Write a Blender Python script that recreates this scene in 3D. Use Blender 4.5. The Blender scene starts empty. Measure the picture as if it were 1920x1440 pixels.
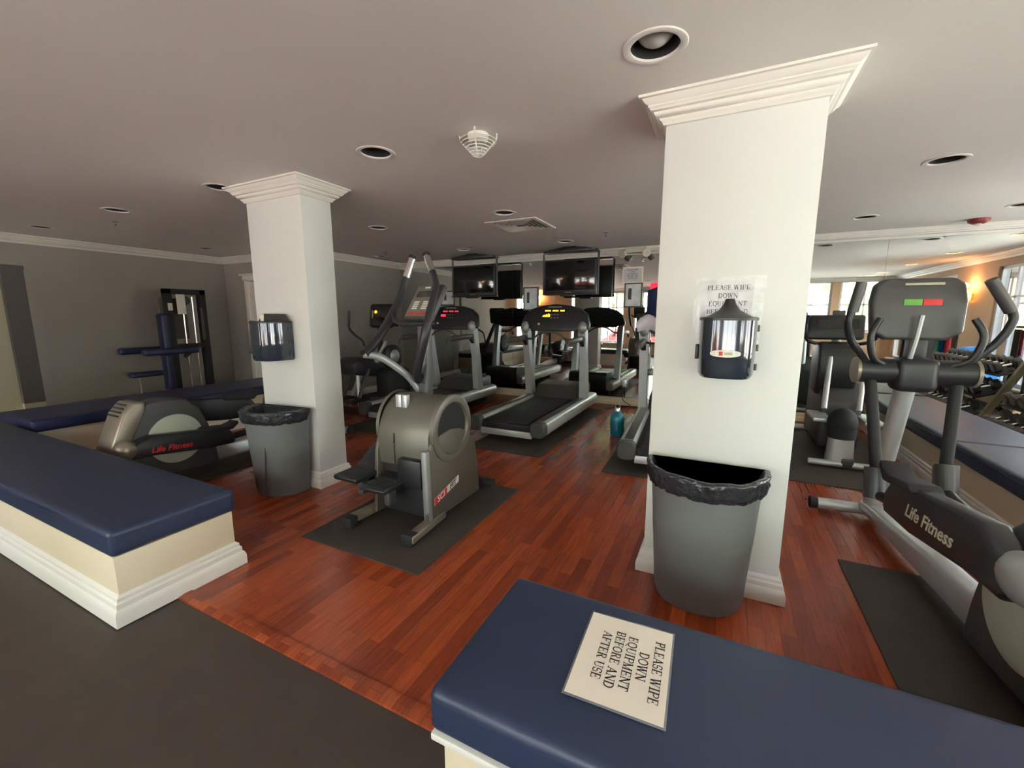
import bpy, bmesh, math, random
from mathutils import Vector, Matrix, Euler, noise as mnoise
random.seed(7)
PI = math.pi
S = bpy.context.scene
C = S.collection

# ------------------------------------------------------------------ camera, world, light, exposure
cam_d = bpy.data.cameras.new('camera')
cam_d.sensor_fit = 'HORIZONTAL'; cam_d.sensor_width = 36.0
cam_d.lens = 36.0*796.5/1920.0
cam_d.clip_start = 0.02; cam_d.clip_end = 200
cam = bpy.data.objects.new('camera', cam_d); C.objects.link(cam)
cam.location = (0, 0, 1.42)
cam.rotation_euler = (math.radians(90-9.105), 0, math.radians(26.25))
S.camera = cam
S.view_settings.view_transform = 'Standard'
S.view_settings.look = 'None'
S.view_settings.gamma = 1.0
S.view_settings.use_curve_mapping = False
S.view_settings.exposure = .84
try:
    S.cycles.max_bounces = 10; S.cycles.diffuse_bounces = 5; S.cycles.glossy_bounces = 5
    S.cycles.transparent_max_bounces = 12
    S.cycles.sample_clamp_indirect = 6.0
    S.cycles.caustics_reflective = False; S.cycles.caustics_refractive = False
    S.cycles.use_denoising = True
except Exception:
    pass
W = bpy.data.worlds.new('world'); S.world = W; W.use_nodes = True
wn = W.node_tree; wn.nodes.clear()
wo = wn.nodes.new('ShaderNodeOutputWorld'); wb = wn.nodes.new('ShaderNodeBackground')
wg = wn.nodes.new('ShaderNodeTexGradient'); wg.gradient_type = 'EASING'
wt = wn.nodes.new('ShaderNodeTexCoord'); wm = wn.nodes.new('ShaderNodeMapping')
wm.inputs['Rotation'].default_value = (0, -PI/2, 0)
wr = wn.nodes.new('ShaderNodeValToRGB')
wr.color_ramp.elements[0].color = (0.90, 0.95, 1.0, 1); wr.color_ramp.elements[1].color = (0.72, 0.85, 1.0, 1)
wn.links.new(wt.outputs['Generated'], wm.inputs['Vector']); wn.links.new(wm.outputs[0], wg.inputs[0])
wn.links.new(wg.outputs[1], wr.inputs[0]); wn.links.new(wr.outputs[0], wb.inputs[0]); wn.links.new(wb.outputs[0], wo.inputs[0])
WORLD = 9.0
wb.inputs[1].default_value = WORLD

sun_d = bpy.data.lights.new('sun', 'SUN'); sun_d.energy = 45; sun_d.angle = .01; sun_d.color = (1, .98, .96)
sun = bpy.data.objects.new('sun', sun_d); C.objects.link(sun); sun.rotation_euler = Vector((-.28, .45, .85)).to_track_quat('Z', 'Y').to_euler()

# room numbers (metres; camera stands at x=0, y=0)
CEIL = 2.44
XL, XJ, XR = -8.15, -5.85, 4.0      # left wall, jog wall, right window wall
YJ, YM = 4.78, 6.83                 # jog, mirror wall
YB, YB2, XS = -2.6, -0.95, 1.3      # rear window walls and the step between them

def portal(name, loc, rot, sx, sy):
    l = bpy.data.lights.new(name, 'AREA'); l.shape = 'RECTANGLE'; l.size = sx; l.size_y = sy
    l.cycles.is_portal = True
    o = bpy.data.objects.new(name, l); C.objects.link(o); o.location = loc; o.rotation_euler = rot
    return o
portal('portal_rear', (-3.4, YB-.12, 1.35), (-PI/2, 0, PI), 9.4, 2.0)
portal('portal_rear_bay', (2.65, YB2-.12, 1.35), (-PI/2, 0, PI), 2.7, 2.0)
portal('portal_right', (XR+.12, 2.95, 1.35), (0, PI/2, PI), 2.0, 7.8)

# ------------------------------------------------------------------ materials
def srgb(r, g, b):
    f = lambda c: (c/255/12.92) if c/255 <= .04045 else ((c/255+.055)/1.055)**2.4
    return (f(r), f(g), f(b), 1)
def mat(name, col, rough=.5, metal=0., var=.06, scale=20., bump=0., bscale=150., coat=0., emit=None, estr=0., spec=.5):
    m = bpy.data.materials.new(name); m.use_nodes = True
    nt = m.node_tree; b = nt.nodes['Principled BSDF']
    b.inputs['Roughness'].default_value = rough; b.inputs['Metallic'].default_value = metal
    b.inputs['Coat Weight'].default_value = coat; b.inputs['Specular IOR Level'].default_value = spec
    tc = nt.nodes.new('ShaderNodeTexCoord'); n = nt.nodes.new('ShaderNodeTexNoise')
    n.inputs['Scale'].default_value = scale; n.inputs['Detail'].default_value = 4
    r = nt.nodes.new('ShaderNodeValToRGB')
    c1 = [max(0, c*(1-var)) for c in col[:3]]+[1]; c2 = [min(1, c*(1+var)) for c in col[:3]]+[1]
    r.color_ramp.elements[0].color = c1; r.color_ramp.elements[1].color = c2
    r.color_ramp.elements[0].position = .3; r.color_ramp.elements[1].position = .7
    nt.links.new(tc.outputs['Object'], n.inputs['Vector']); nt.links.new(n.outputs[0], r.inputs[0])
    nt.links.new(r.outputs[0], b.inputs['Base Color'])
    if bump:
        n2 = nt.nodes.new('ShaderNodeTexNoise'); n2.inputs['Scale'].default_value = bscale; n2.inputs['Detail'].default_value = 3
        bp = nt.nodes.new('ShaderNodeBump'); bp.inputs['Strength'].default_value = bump; bp.inputs['Distance'].default_value = .002 if bscale > 40 else .012
        nt.links.new(tc.outputs['Object'], n2.inputs['Vector']); nt.links.new(n2.outputs[0], bp.inputs['Height'])
        nt.links.new(bp.outputs[0], b.inputs['Normal'])
    if emit:
        b.inputs['Emission Color'].default_value = emit; b.inputs['Emission Strength'].default_value = estr
    return m
M = {}
M['ceil'] = mat('ceiling_paint', srgb(228, 225, 220), .85, var=.02, scale=1.5, bump=.05, bscale=300)
M['wall'] = mat('grey_wall_paint', srgb(148, 143, 137), .8, var=.03, scale=2, bump=.05, bscale=250)
M['orange_wall'] = mat('tan_wall_paint', srgb(204, 172, 142), .7, var=.05, scale=3, bump=.05)
M['white'] = mat('white_trim_paint', srgb(230, 228, 220), .42, var=.02, scale=4, bump=.03, bscale=60)
M['column'] = mat('column_paint', srgb(214, 215, 212), .55, var=.015, scale=2.5, bump=.05, bscale=220)
M['cream'] = mat('cream_paint', srgb(222, 208, 182), .5, var=.02, scale=3)
M['door_cream'] = mat('cream_door_paint', srgb(176, 170, 146), .5, var=.03, scale=3)
M['dark_jamb'] = mat('dark_jamb_paint', srgb(84, 78, 76), .6, var=.05)
M['vinyl'] = mat('navy_vinyl', srgb(38, 49, 76), .42, var=.06, scale=5, bump=.10, bscale=420, spec=.5)
M['vinyl2'] = mat('dark_navy_vinyl', srgb(30, 36, 74), .45, var=.08, scale=6, bump=.12, bscale=380)
M['rubber'] = mat('rubber_flooring', srgb(66, 57, 51), .55, var=.10, scale=9, bump=.25, bscale=500)
M['mat'] = mat('rubber_mat', srgb(56, 48, 43), .62, var=.14, scale=7, bump=.35, bscale=420)
M['black'] = mat('black_plastic', srgb(31, 32, 35), .42, var=.10, scale=30)
M['matte_black'] = mat('matte_black', srgb(28, 28, 30), .7, var=.12, scale=40, bump=.2, bscale=300)
M['dark'] = mat('charcoal_plastic', srgb(66, 66, 66), .42, var=.06, scale=14, bump=.05)
M['housing'] = mat('grey_green_metallic', srgb(116, 114, 104), .42, .45, var=.05, scale=5, bump=.04)
M['housing_dark'] = mat('dark_taupe_panel', srgb(92, 87, 78), .42, .25, var=.05, scale=6, bump=.04)
M['silver'] = mat('silver_paint', srgb(194, 198, 200), .38, .55, var=.04, scale=12)
M['mast_grey'] = mat('dark_grey_frame_paint', srgb(98, 99, 98), .4, .35, var=.05, scale=12)
M['frame_grey'] = mat('grey_frame_paint', srgb(150, 153, 152), .4, .4, var=.05, scale=12)
M['chrome'] = mat('chrome', srgb(225, 225, 225), .12, 1., var=.02)
M['bin'] = mat('grey_bin_plastic', srgb(112, 117, 118), .5, var=.05, scale=5, bump=.08, bscale=200)
M['bag'] = mat('black_bin_liner', srgb(44, 45, 50), .24, var=.2, scale=14, bump=1.0, bscale=22)
M['disp'] = mat('smoked_dispenser_plastic', srgb(40, 48, 58), .12, var=.1, scale=9, coat=.6)
M['paper'] = mat('paper', srgb(238, 228, 212), .6, var=.02, scale=6)
M['paper_cool'] = mat('paper_on_glass', srgb(204, 200, 202), .6, var=.02, scale=6)
M['laminate'] = mat('laminate_edge', srgb(110, 114, 120), .15, var=.05, coat=.4)
M['ink'] = mat('ink', srgb(40, 38, 42), .7, var=.05)
M['logo_white'] = mat('logo_white', srgb(225, 224, 215), .5)
M['logo_grey'] = mat('logo_grey', srgb(176, 172, 150), .5)
M['logo_red'] = mat('logo_red', srgb(200, 36, 44), .5)
M['belt'] = mat('running_belt', srgb(34, 34, 36), .55, var=.12, scale=40, bump=.2, bscale=600)
M['lightgrey'] = mat('pale_green_grey_disc', srgb(172, 176, 160), .45, var=.03, scale=10)
M['taupe'] = mat('taupe_metallic', srgb(142, 132, 118), .35, .5, var=.05, scale=8)
M['screen'] = mat('tv_screen', srgb(16, 16, 17), .10, var=.02, coat=.3)
M['teal'] = mat('teal_bottle', srgb(44, 128, 146), .32, .3, var=.05)
M['led_red'] = mat('led_red', srgb(220, 20, 40), .4, emit=srgb(255, 30, 60), estr=2.2)
M['led_orange'] = mat('led_orange', srgb(250, 150, 20), .4, emit=srgb(255, 160, 30), estr=3.0)
M['lamp_on'] = mat('lit_lamp', srgb(255, 220, 160), .4, emit=srgb(255, 205, 130), estr=9)
M['sconce_on'] = mat('lit_sconce_glass', srgb(255, 190, 90), .4, emit=srgb(255, 170, 70), estr=7)
M['exit_red'] = mat('exit_red', srgb(220, 30, 45), .4, emit=srgb(255, 40, 60), estr=1.3)
M['strobe'] = mat('alarm_red', srgb(120, 30, 30), .4)
M['bulb'] = mat('bulb_grey_glass', srgb(170, 168, 165), .2, var=.02, coat=.5)
M['beige'] = mat('beige_plastic', srgb(186, 182, 168), .5)
M['towel'] = mat('white_towel', srgb(214, 208, 216), .9, var=.05, bump=.5, bscale=90)
M['navy_cloth'] = mat('navy_cloth', srgb(30, 40, 82), .85, var=.1, bump=.4, bscale=80)
M['blue'] = mat('bright_blue_plastic', srgb(20, 130, 215), .4)
M['green'] = mat('green_foam', srgb(80, 160, 120), .7)
M['red_foam'] = mat('red_foam', srgb(190, 40, 50), .6)
M['hex'] = mat('dumbbell_rubber', srgb(46, 42, 42), .5, var=.15, scale=20)
M['hex_end'] = mat('dumbbell_end', srgb(120, 96, 84), .45, var=.15)
M['rackwood'] = mat('pale_rack_post', srgb(214, 190, 150), .45)
M['leaf'] = mat('leaf_green', srgb(110, 132, 82), .7, var=.4, scale=3)
M['leaf2'] = mat('leaf_yellow_green', srgb(150, 158, 104), .7, var=.35, scale=3)
M['bark'] = mat('bark', srgb(96, 80, 64), .9, var=.2)
M['asphalt'] = mat('pale_paving', srgb(205, 200, 190), .9, var=.1, scale=2)
M['carpaint'] = mat('white_car_paint', srgb(220, 222, 226), .25, coat=.6)
M['carpaint_red'] = mat('red_car_paint', srgb(170, 40, 40), .25, coat=.6)
M['winframe'] = mat('window_frame', srgb(226, 226, 232), .45)
M['darkframe'] = mat('dark_picture_frame', srgb(44, 44, 48), .4)
M['poster'] = mat('poster', srgb(212, 218, 220), .35, var=.25, scale=6)

def wood_mat():
    m = bpy.data.materials.new('red_brown_laminate'); m.use_nodes = True; nt = m.node_tree; b = nt.nodes['Principled BSDF']
    tc = nt.nodes.new('ShaderNodeTexCoord'); mp = nt.nodes.new('ShaderNodeMapping'); mp.inputs['Rotation'].default_value = (0, 0, PI/2)
    br = nt.nodes.new('ShaderNodeTexBrick')
    br.inputs['Scale'].default_value = 1; br.inputs['Brick Width'].default_value = .52; br.inputs['Row Height'].default_value = .066
    br.inputs['Mortar Size'].default_value = .0008; br.inputs['Mortar Smooth'].default_value = .1; br.offset = .37; br.inputs['Bias'].default_value = 0
    br.inputs['Color1'].default_value = srgb(170, 78, 39); br.inputs['Color2'].default_value = srgb(130, 53, 28); br.inputs['Mortar'].default_value = srgb(100, 38, 20)
    nz = nt.nodes.new('ShaderNodeTexNoise'); nz.inputs['Scale'].default_value = 6; nz.inputs['Detail'].default_value = 7; nz.inputs['Distortion'].default_value = .8
    mp2 = nt.nodes.new('ShaderNodeMapping'); mp2.inputs['Scale'].default_value = (14, .9, 1)
    rp = nt.nodes.new('ShaderNodeValToRGB'); rp.color_ramp.elements[0].color = (.68, .64, .6, 1); rp.color_ramp.elements[1].color = (1.2, 1.16, 1.1, 1)
    rp.color_ramp.elements[0].position = .3; rp.color_ramp.elements[1].position = .7
    mx = nt.nodes.new('ShaderNodeMix'); mx.data_type = 'RGBA'; mx.blend_type = 'MULTIPLY'; mx.inputs['Factor'].default_value = .8
    L = nt.links.new
    L(tc.outputs['Object'], mp.inputs[0]); L(mp.outputs[0], br.inputs['Vector']); L(tc.outputs['Object'], mp2.inputs[0]); L(mp2.outputs[0], nz.inputs['Vector'])
    L(nz.outputs[0], rp.inputs[0]); L(br.outputs['Color'], mx.inputs['A']); L(rp.outputs[0], mx.inputs['B']); L(mx.outputs['Result'], b.inputs['Base Color'])
    b.inputs['Roughness'].default_value = .26; b.inputs['Coat Weight'].default_value = .2; b.inputs['Coat Roughness'].default_value = .18
    bp = nt.nodes.new('ShaderNodeBump'); bp.inputs['Strength'].default_value = .15; bp.inputs['Distance'].default_value = .001
    L(br.outputs['Fac'], bp.inputs['Height']); bp.invert = True; L(bp.outputs[0], b.inputs['Normal'])
    return m
M['wood'] = wood_mat()
def mirror_mat():
    m = bpy.data.materials.new('mirror_glass'); m.use_nodes = True; b = m.node_tree.nodes['Principled BSDF']
    b.inputs['Base Color'].default_value = (.78, .82, .80, 1); b.inputs['Metallic'].default_value = 1; b.inputs['Roughness'].default_value = .012
    return m
M['mirror'] = mirror_mat()
def glass_mat():
    m = bpy.data.materials.new('window_glass'); m.use_nodes = True; nt = m.node_tree; nt.nodes.clear()
    o = nt.nodes.new('ShaderNodeOutputMaterial'); t = nt.nodes.new('ShaderNodeBsdfTransparent'); g = nt.nodes.new('ShaderNodeBsdfGlossy')
    t.inputs[0].default_value = (.95, .97, .96, 1); g.inputs['Roughness'].default_value = .02
    f = nt.nodes.new('ShaderNodeFresnel'); f.inputs[0].default_value = 1.45; mx = nt.nodes.new('ShaderNodeMixShader')
    nt.links.new(f.outputs[0], mx.inputs[0]); nt.links.new(t.outputs[0], mx.inputs[1]); nt.links.new(g.outputs[0], mx.inputs[2]); nt.links.new(mx.outputs[0], o.inputs[0])
    return m
M['glass'] = glass_mat()
def film_mat():
    m = bpy.data.materials.new('clear_plastic_sleeve'); m.use_nodes = True; nt = m.node_tree; nt.nodes.clear()
    o = nt.nodes.new('ShaderNodeOutputMaterial'); t = nt.nodes.new('ShaderNodeBsdfTransparent'); g = nt.nodes.new('ShaderNodeBsdfGlossy')
    g.inputs['Roughness'].default_value = .15; mx = nt.nodes.new('ShaderNodeMixShader'); mx.inputs[0].default_value = .03
    tc = nt.nodes.new('ShaderNodeTexCoord'); n = nt.nodes.new('ShaderNodeTexNoise'); n.inputs['Scale'].default_value = 14; bp = nt.nodes.new('ShaderNodeBump')
    bp.inputs['Strength'].default_value = .6; bp.inputs['Distance'].default_value = .01
    nt.links.new(tc.outputs['Object'], n.inputs[0]); nt.links.new(n.outputs[0], bp.inputs['Height']); nt.links.new(bp.outputs[0], g.inputs['Normal'])
    nt.links.new(t.outputs[0], mx.inputs[1]); nt.links.new(g.outputs[0], mx.inputs[2]); nt.links.new(mx.outputs[0], o.inputs[0])
    return m
M['film'] = film_mat()

# ------------------------------------------------------------------ mesh helpers
class MB:
    def __init__(s): s.bm = bmesh.new()
    def box(s, c, d, rot=None, bev=0., seg=2):
        b = bmesh.new(); bmesh.ops.create_cube(b, size=1)
        bmesh.ops.scale(b, vec=d, verts=b.verts)
        if bev: bmesh.ops.bevel(b, geom=list(b.edges), offset=min(bev, min(d)*.49), segments=seg, profile=.5, affect='EDGES')
        s._add(b, c, rot); return s
    def _add(s, b, c=(0, 0, 0), rot=None):
        mtx = Matrix.Translation(c) @ (Euler(rot).to_matrix().to_4x4() if rot else Matrix())
        bmesh.ops.transform(b, matrix=mtx, verts=b.verts)
        me = bpy.data.meshes.new('t'); b.to_mesh(me); b.free(); s.bm.from_mesh(me); bpy.data.meshes.remove(me)
    def cyl(s, p0, p1, r, r1=None, n=20, cap=True):
        return s.tube([p0, p1], [r, r if r1 is None else r1], n, cap)
    def tube(s, pts, r, n=12, cap=True, flat=1.):
        pts = [Vector(p) for p in pts]; k = len(pts)
        rs = r if isinstance(r, (list, tuple)) else [r]*k
        b = s.bm; rings = []; up = None
        for i, p in enumerate(pts):
            t = (pts[min(i+1, k-1)]-pts[max(i-1, 0)]).normalized()
            if up is None:
                a = Vector((0, 0, 1)) if abs(t.z) < .9 else Vector((0, 1, 0)); up = (a - t*a.dot(t)).normalized()
            else: up = (up - t*up.dot(t)).normalized()
            sd = t.cross(up)
            rings.append([b.verts.new(p + up*math.cos(2*PI*j/n)*rs[i]*flat + sd*math.sin(2*PI*j/n)*rs[i]) for j in range(n)])
        for i in range(k-1):
            for j in range(n): b.faces.new((rings[i][j], rings[i][(j+1) % n], rings[i+1][(j+1) % n], rings[i+1][j]))
        if cap: b.faces.new(rings[0][::-1]); b.faces.new(rings[-1])
        return s
    def loft(s, loops, cap=True, closed=True):
        b = s.bm; rings = [[b.verts.new(p) for p in l] for l in loops]; n = len(rings[0])
        for i in range(len(rings)-1):
            for j in range(n if closed else n-1): b.faces.new((rings[i][j], rings[i][(j+1) % n], rings[i+1][(j+1) % n], rings[i+1][j]))
        if cap and closed: b.faces.new(rings[0][::-1]); b.faces.new(rings[-1])
        return s
    def prism(s, prof, a0, a1, axis='x', bev=0., seg=2):
        """profile polygon extruded along an axis; profile coords are the two other axes in order"""
        b = bmesh.new()
        def P(u, v, a): return {'x': (a, u, v), 'y': (u, a, v), 'z': (u, v, a)}[axis]
        l0 = [b.verts.new(P(u, v, a0)) for u, v in prof]; l1 = [b.verts.new(P(u, v, a1)) for u, v in prof]; n = len(prof)
        f0 = b.faces.new(l0[::-1]); f1 = b.faces.new(l1)
        for j in range(n): b.faces.new((l0[j], l0[(j+1) % n], l1[(j+1) % n], l1[j]))
        bmesh.ops.recalc_face_normals(b, faces=b.faces)
        if bev:
            ed = [e for e in b.edges if e.calc_face_angle(0) > .6]
            bmesh.ops.bevel(b, geom=ed, offset=bev, segments=seg, profile=.5, affect='EDGES')
        s._add(b); return s
    def lathe(s, prof, c=(0, 0, 0), n=32, a0=0., a1=2*PI, rot=None):
        b = bmesh.new(); full = abs(a1-a0-2*PI) < 1e-4; m = n if full else n+1
        rings = [[b.verts.new((r*math.cos(a0+(a1-a0)*j/n), r*math.sin(a0+(a1-a0)*j/n), z)) for j in range(m)] for r, z in prof]
        for i in range(len(rings)-1):
            for j in range(n): b.faces.new((rings[i][j], rings[i][(j+1) % m], rings[i+1][(j+1) % m], rings[i+1][j]))
        bmesh.ops.remove_doubles(b, verts=b.verts, dist=1e-5)
        s._add(b, c, rot); return s
    def sweep(s, path, prof, closed=True):
        """mitred sweep: path XY list, profile list of (offset to the right of travel, z)"""
        b = s.bm; n = len(path); rings = []
        P = [Vector(p) for p in path]
        for i in range(n):
            a = (P[i]-P[i-1]).normalized() if (closed or i > 0) else None
            c = (P[(i+1) % n]-P[i]).normalized() if (closed or i < n-1) else None
            a = a or c; c = c or a
            na = Vector((a.y, -a.x)); nc = Vector((c.y, -c.x)); mdir = (na+nc)/(1+na.dot(nc))
            rings.append([b.verts.new((P[i].x+mdir.x*o, P[i].y+mdir.y*o, z)) for o, z in prof])
        k = len(prof)
        for i in range(n if closed else n-1):
            A, B = rings[i], rings[(i+1) % n]
            for j in range(k): b.faces.new((A[j], A[(j+1) % k], B[(j+1) % k], B[j]))
        if not closed: b.faces.new(rings[0][::-1]); b.faces.new(rings[-1])
        return s
    def flat(s, pts):
        s.bm.faces.new([s.bm.verts.new(p) for p in pts]); return s
    def ellipsoid(s, c, d, n=20, rot=None):
        b = bmesh.new(); bmesh.ops.create_uvsphere(b, u_segments=n, v_segments=n//2+2, radius=1); bmesh.ops.scale(b, vec=d, verts=b.verts)
        s._add(b, c, rot); return s
    def build(s, name, m, parent=None, angle=40, label=None):
        bmesh.ops.recalc_face_normals(s.bm, faces=s.bm.faces)
        me = bpy.data.meshes.new(name); s.bm.to_mesh(me); s.bm.free()
        me.polygons.foreach_set('use_smooth', [True]*len(me.polygons))
        try: me.set_sharp_from_angle(angle=math.radians(angle))
        except Exception: pass
        me.materials.append(m if not isinstance(m, str) else M[m])
        o = bpy.data.objects.new(name, me); C.objects.link(o)
        if parent: o.parent = parent
        if label: o['label'] = label
        return o

def thing(name, label, cat, loc=(0, 0, 0), rz=0., group=None, rot=None):
    o = bpy.data.objects.new(name, None); C.objects.link(o); o.location = loc
    o.rotation_euler = rot if rot else (0, 0, rz); o.empty_display_size = .1
    o['label'] = label; o['category'] = cat
    if group: o['group'] = group
    return o
def tag(o, label, cat, group=None, kind=None):
    o['label'] = label; o['category'] = cat
    if group: o['group'] = group
    if kind: o['kind'] = kind
    return o
def structure(o): o['kind'] = 'structure'; return o
KIDS = {}
def copy_tree(o, label, loc, rz=None, group=None):
    kids = [c for c in C.objects if c.parent == o]
    r = o.copy(); C.objects.link(r); r.location = loc
    if rz is not None: r.rotation_euler = (0, 0, rz)
    r['label'] = label
    if group: r['group'] = group
    for ch in kids:
        c = ch.copy(); C.objects.link(c); c.parent = r
        for g in [x for x in C.objects if x.parent == ch]:
            d = g.copy(); C.objects.link(d); d.parent = c
    return r
def spline(pts, k=8):
    P = [Vector(p) for p in pts]; out = []
    for i in range(len(P)-1):
        a = P[max(i-1, 0)]; b = P[i]; c = P[i+1]; d = P[min(i+2, len(P)-1)]
        for j in range(k):
            t = j/k
            out.append(.5*((2*b)+(c-a)*t+(2*a-5*b+4*c-d)*t*t+(-a+3*b-3*c+d)*t**3))
    out.append(P[-1]); return out

# serif lettering made of strokes --------------------------------------------------
def arc(cx, cy, rx, ry, a0, a1, n=12):
    return [(cx+rx*math.cos(math.radians(a0+(a1-a0)*i/n)), cy+ry*math.sin(math.radians(a0+(a1-a0)*i/n))) for i in range(n+1)]
TK, TN, TS = .16, .07, .06
def sv(x, y, w=.34): return ([(x-w/2, y), (x+w/2, y)], TS)
G = {
 'P': (.72, [([(.18, 0), (.18, 1)], TK), sv(.18, .02), sv(.14, .98, .26), ([(.18, .97), (.42, .97)], TN), (arc(.42, .73, .22, .24, 90, -90), .1), ([(.42, .49), (.18, .49)], TN)]),
 'L': (.72, [([(.18, 0), (.18, 1)], TK), sv(.18, .98), ([(.05, .02), (.64, .02)], TN), ([(.63, 0), (.66, .26)], .06)]),
 'E': (.74, [([(.18, 0), (.18, 1)], TK), ([(.05, .02), (.64, .02)], TN), ([(.05, .98), (.62, .98)], TN), ([(.18, .5), (.48, .5)], TN), ([(.48, .38), (.48, .62)], TN), ([(.63, 0), (.66, .24)], .06), ([(.6, .78), (.61, 1)], .06)]),
 'A': (.84, [([(.12, 0), (.42, 1)], TN+.01), ([(.42, 1), (.70, 0)], TK), ([(.2, .34), (.6, .34)], TN), sv(.12, .02, .26), sv(.72, .02, .3)]),
 'S': (.62, [(arc(.31, .74, .2, .23, 20, 180, 8)+arc(.31, .56, .22, .12, 190, 250, 3)+arc(.31, .27, .22, .25, 80, -160, 12), .1), ([(.51, .72), (.51, .98)], TN), ([(.09, .02), (.09, .3)], TN)]),
 'W': (1.06, [([(.12, 1), (.32, 0)], TK), ([(.32, 0), (.52, .98)], TN), ([(.48, 1), (.70, 0)], TK), ([(.70, 0), (.92, 1)], TN), sv(.12, .98, .3), sv(.92, .98, .26), sv(.5, .98, .3)]),
 'I': (.42, [([(.21, 0), (.21, 1)], TK), sv(.21, .02), sv(.21, .98)]),
 'D': (.82, [([(.18, 0), (.18, 1)], TK), ([(.05, .98), (.36, .98)], TN), ([(.05, .02), (.36, .02)], TN), (arc(.36, .5, .34, .48, 90, -90, 16), .12)]),
 'O': (.84, [(arc(.42, .5, .32, .48, 0, 360, 24), .12)]),
 'N': (.86, [([(.16, 0), (.16, 1)], TN+.01), ([(.14, 1), (.70, 0)], TK), ([(.70, 0), (.70, 1)], TN+.01), sv(.16, .02, .26), sv(.70, .98, .26), sv(.12, .98, .2)]),
 'Q': (.84, [(arc(.42, .5, .32, .48, 0, 360, 24), .12), ([(.42, .06), (.56, -.14), (.78, -.2)], .08)]),
 'U': (.84, [([(.18, 1), (.18, .32)], TK), (arc(.42, .3, .24, .28, 180, 360, 12), .09), ([(.66, .3), (.66, 1)], TN), sv(.18, .98), sv(.66, .98, .26)]),
 'M': (1.0, [([(.16, 0), (.16, 1)], TN+.01), ([(.16, 1), (.48, 0)], TK), ([(.48, 0), (.80, 1)], TN), ([(.80, 1), (.80, 0)], TK), sv(.16, .02, .26), sv(.80, .02), sv(.10, .98, .2), sv(.86, .98, .2)]),
 'T': (.76, [([(.38, 0), (.38, 1)], TK), ([(.06, .97), (.70, .97)], TN+.01), sv(.38, .02), ([(.07, 1), (.05, .76)], TN), ([(.69, 1), (.71, .76)], TN)]),
 'B': (.76, [([(.18, 0), (.18, 1)], TK), ([(.05, .98), (.4, .98)], TN), (arc(.4, .75, .2, .23, 90, -90), .1), ([(.18, .52), (.4, .52)], TN), (arc(.4, .27, .24, .25, 90, -90), .11), ([(.05, .02), (.4, .02)], TN)]),
 'F': (.68, [([(.18, 0), (.18, 1)], TK), ([(.05, .98), (.60, .98)], TN), ([(.18, .5), (.46, .5)], TN), sv(.18, .02), ([(.46, .38), (.46, .62)], TN), ([(.59, .76), (.60, 1)], .06)]),
 'R': (.80, [([(.18, 0), (.18, 1)], TK), sv(.18, .02), ([(.05, .98), (.4, .98)], TN), (arc(.4, .75, .2, .23, 90, -90), .1), ([(.18, .52), (.42, .52)], TN), ([(.40, .52), (.66, 0)], TK), sv(.70, .02, .22)]),
 ' ': (.36, []), '.': (.3, [([(.12, .03), (.2, .03)], .09)]),
 'C': (.78, [(arc(.42, .5, .32, .47, 45, 315, 20), .12), ([(.66, .68), (.66, .98)], TN)]),
}
def text_strokes(mb, txt, cx, cy, h, put, sx=1.):
    """centred line of serif capitals; put(u, v) -> 3D point"""
    w = sum(G[c][0] for c in txt)*h*sx; x = cx-w/2
    for c in txt:
        adv, st = G[c]
        for pts, wd in st:
            for i in range(len(pts)-1):
                a = Vector(pts[i]); b = Vector(pts[i+1]); d = (b-a)
                if d.length < 1e-6: continue
                d.normalize(); nn = Vector((-d.y, d.x))*wd/2; e = d*(.015)
                q = [a-e+nn, a-e-nn, b+e-nn, b+e+nn]
                mb.flat([put(x+p.x*h*sx, cy+p.y*h) for p in q])
        x += adv*h*sx
def font_mesh(txt, name, m, parent, size, mtx, shear=0., ext=.0008, bold=0.):
    cu = bpy.data.curves.new('tmp', 'FONT'); cu.body = txt; cu.size = size; cu.extrude = ext; cu.shear = shear; cu.offset = bold
    cu.align_x = 'CENTER'; cu.align_y = 'CENTER'; cu.resolution_u = 3
    o = bpy.data.objects.new('tmp', cu); C.objects.link(o)
    bpy.context.view_layer.update()
    me = bpy.data.meshes.new_from_object(o.evaluated_get(bpy.context.evaluated_depsgraph_get()))
    bpy.data.objects.remove(o); bpy.data.curves.remove(cu)
    me.transform(mtx); me.materials.clear(); me.materials.append(M[m]); me.name = name
    r = bpy.data.objects.new(name, me); C.objects.link(r)
    if parent: r.parent = parent
    return r

# ------------------------------------------------------------------ the setting
LX = [-7.2, -5.4, -3.71, -2.05, -.31, 1.25, 2.42, 3.3]
LY = [-1.9, -.45, .45, 1.87, 2.21, 3.98, 5.82]
LIGHTS = [(-.31, 1.87), (-2.05, 2.21), (-3.71, 2.21), (-5.4, 2.21), (-7.2, 2.21),
          (-2.05, 3.98), (-3.71, 3.98), (-5.4, 3.98), (-7.2, 3.98), (1.25, 3.98),
          (-2.05, 5.82), (-3.71, 5.82), (-5.4, 5.82), (1.25, 5.82), (2.42, 5.82),
          (-2.05, .45), (-3.71, .45), (-.31, .45), (1.25, .45), (-5.4, .45),
          (-2.05, -1.9), (-3.71, -1.9), (-5.4, -1.9), (-.31, -1.9)]
LIT = [(3.3, 3.98), (3.3, 2.21), (3.3, .45), (3.3, -.45), (3.3, 5.82)]
HR, HS = .096, .13
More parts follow.
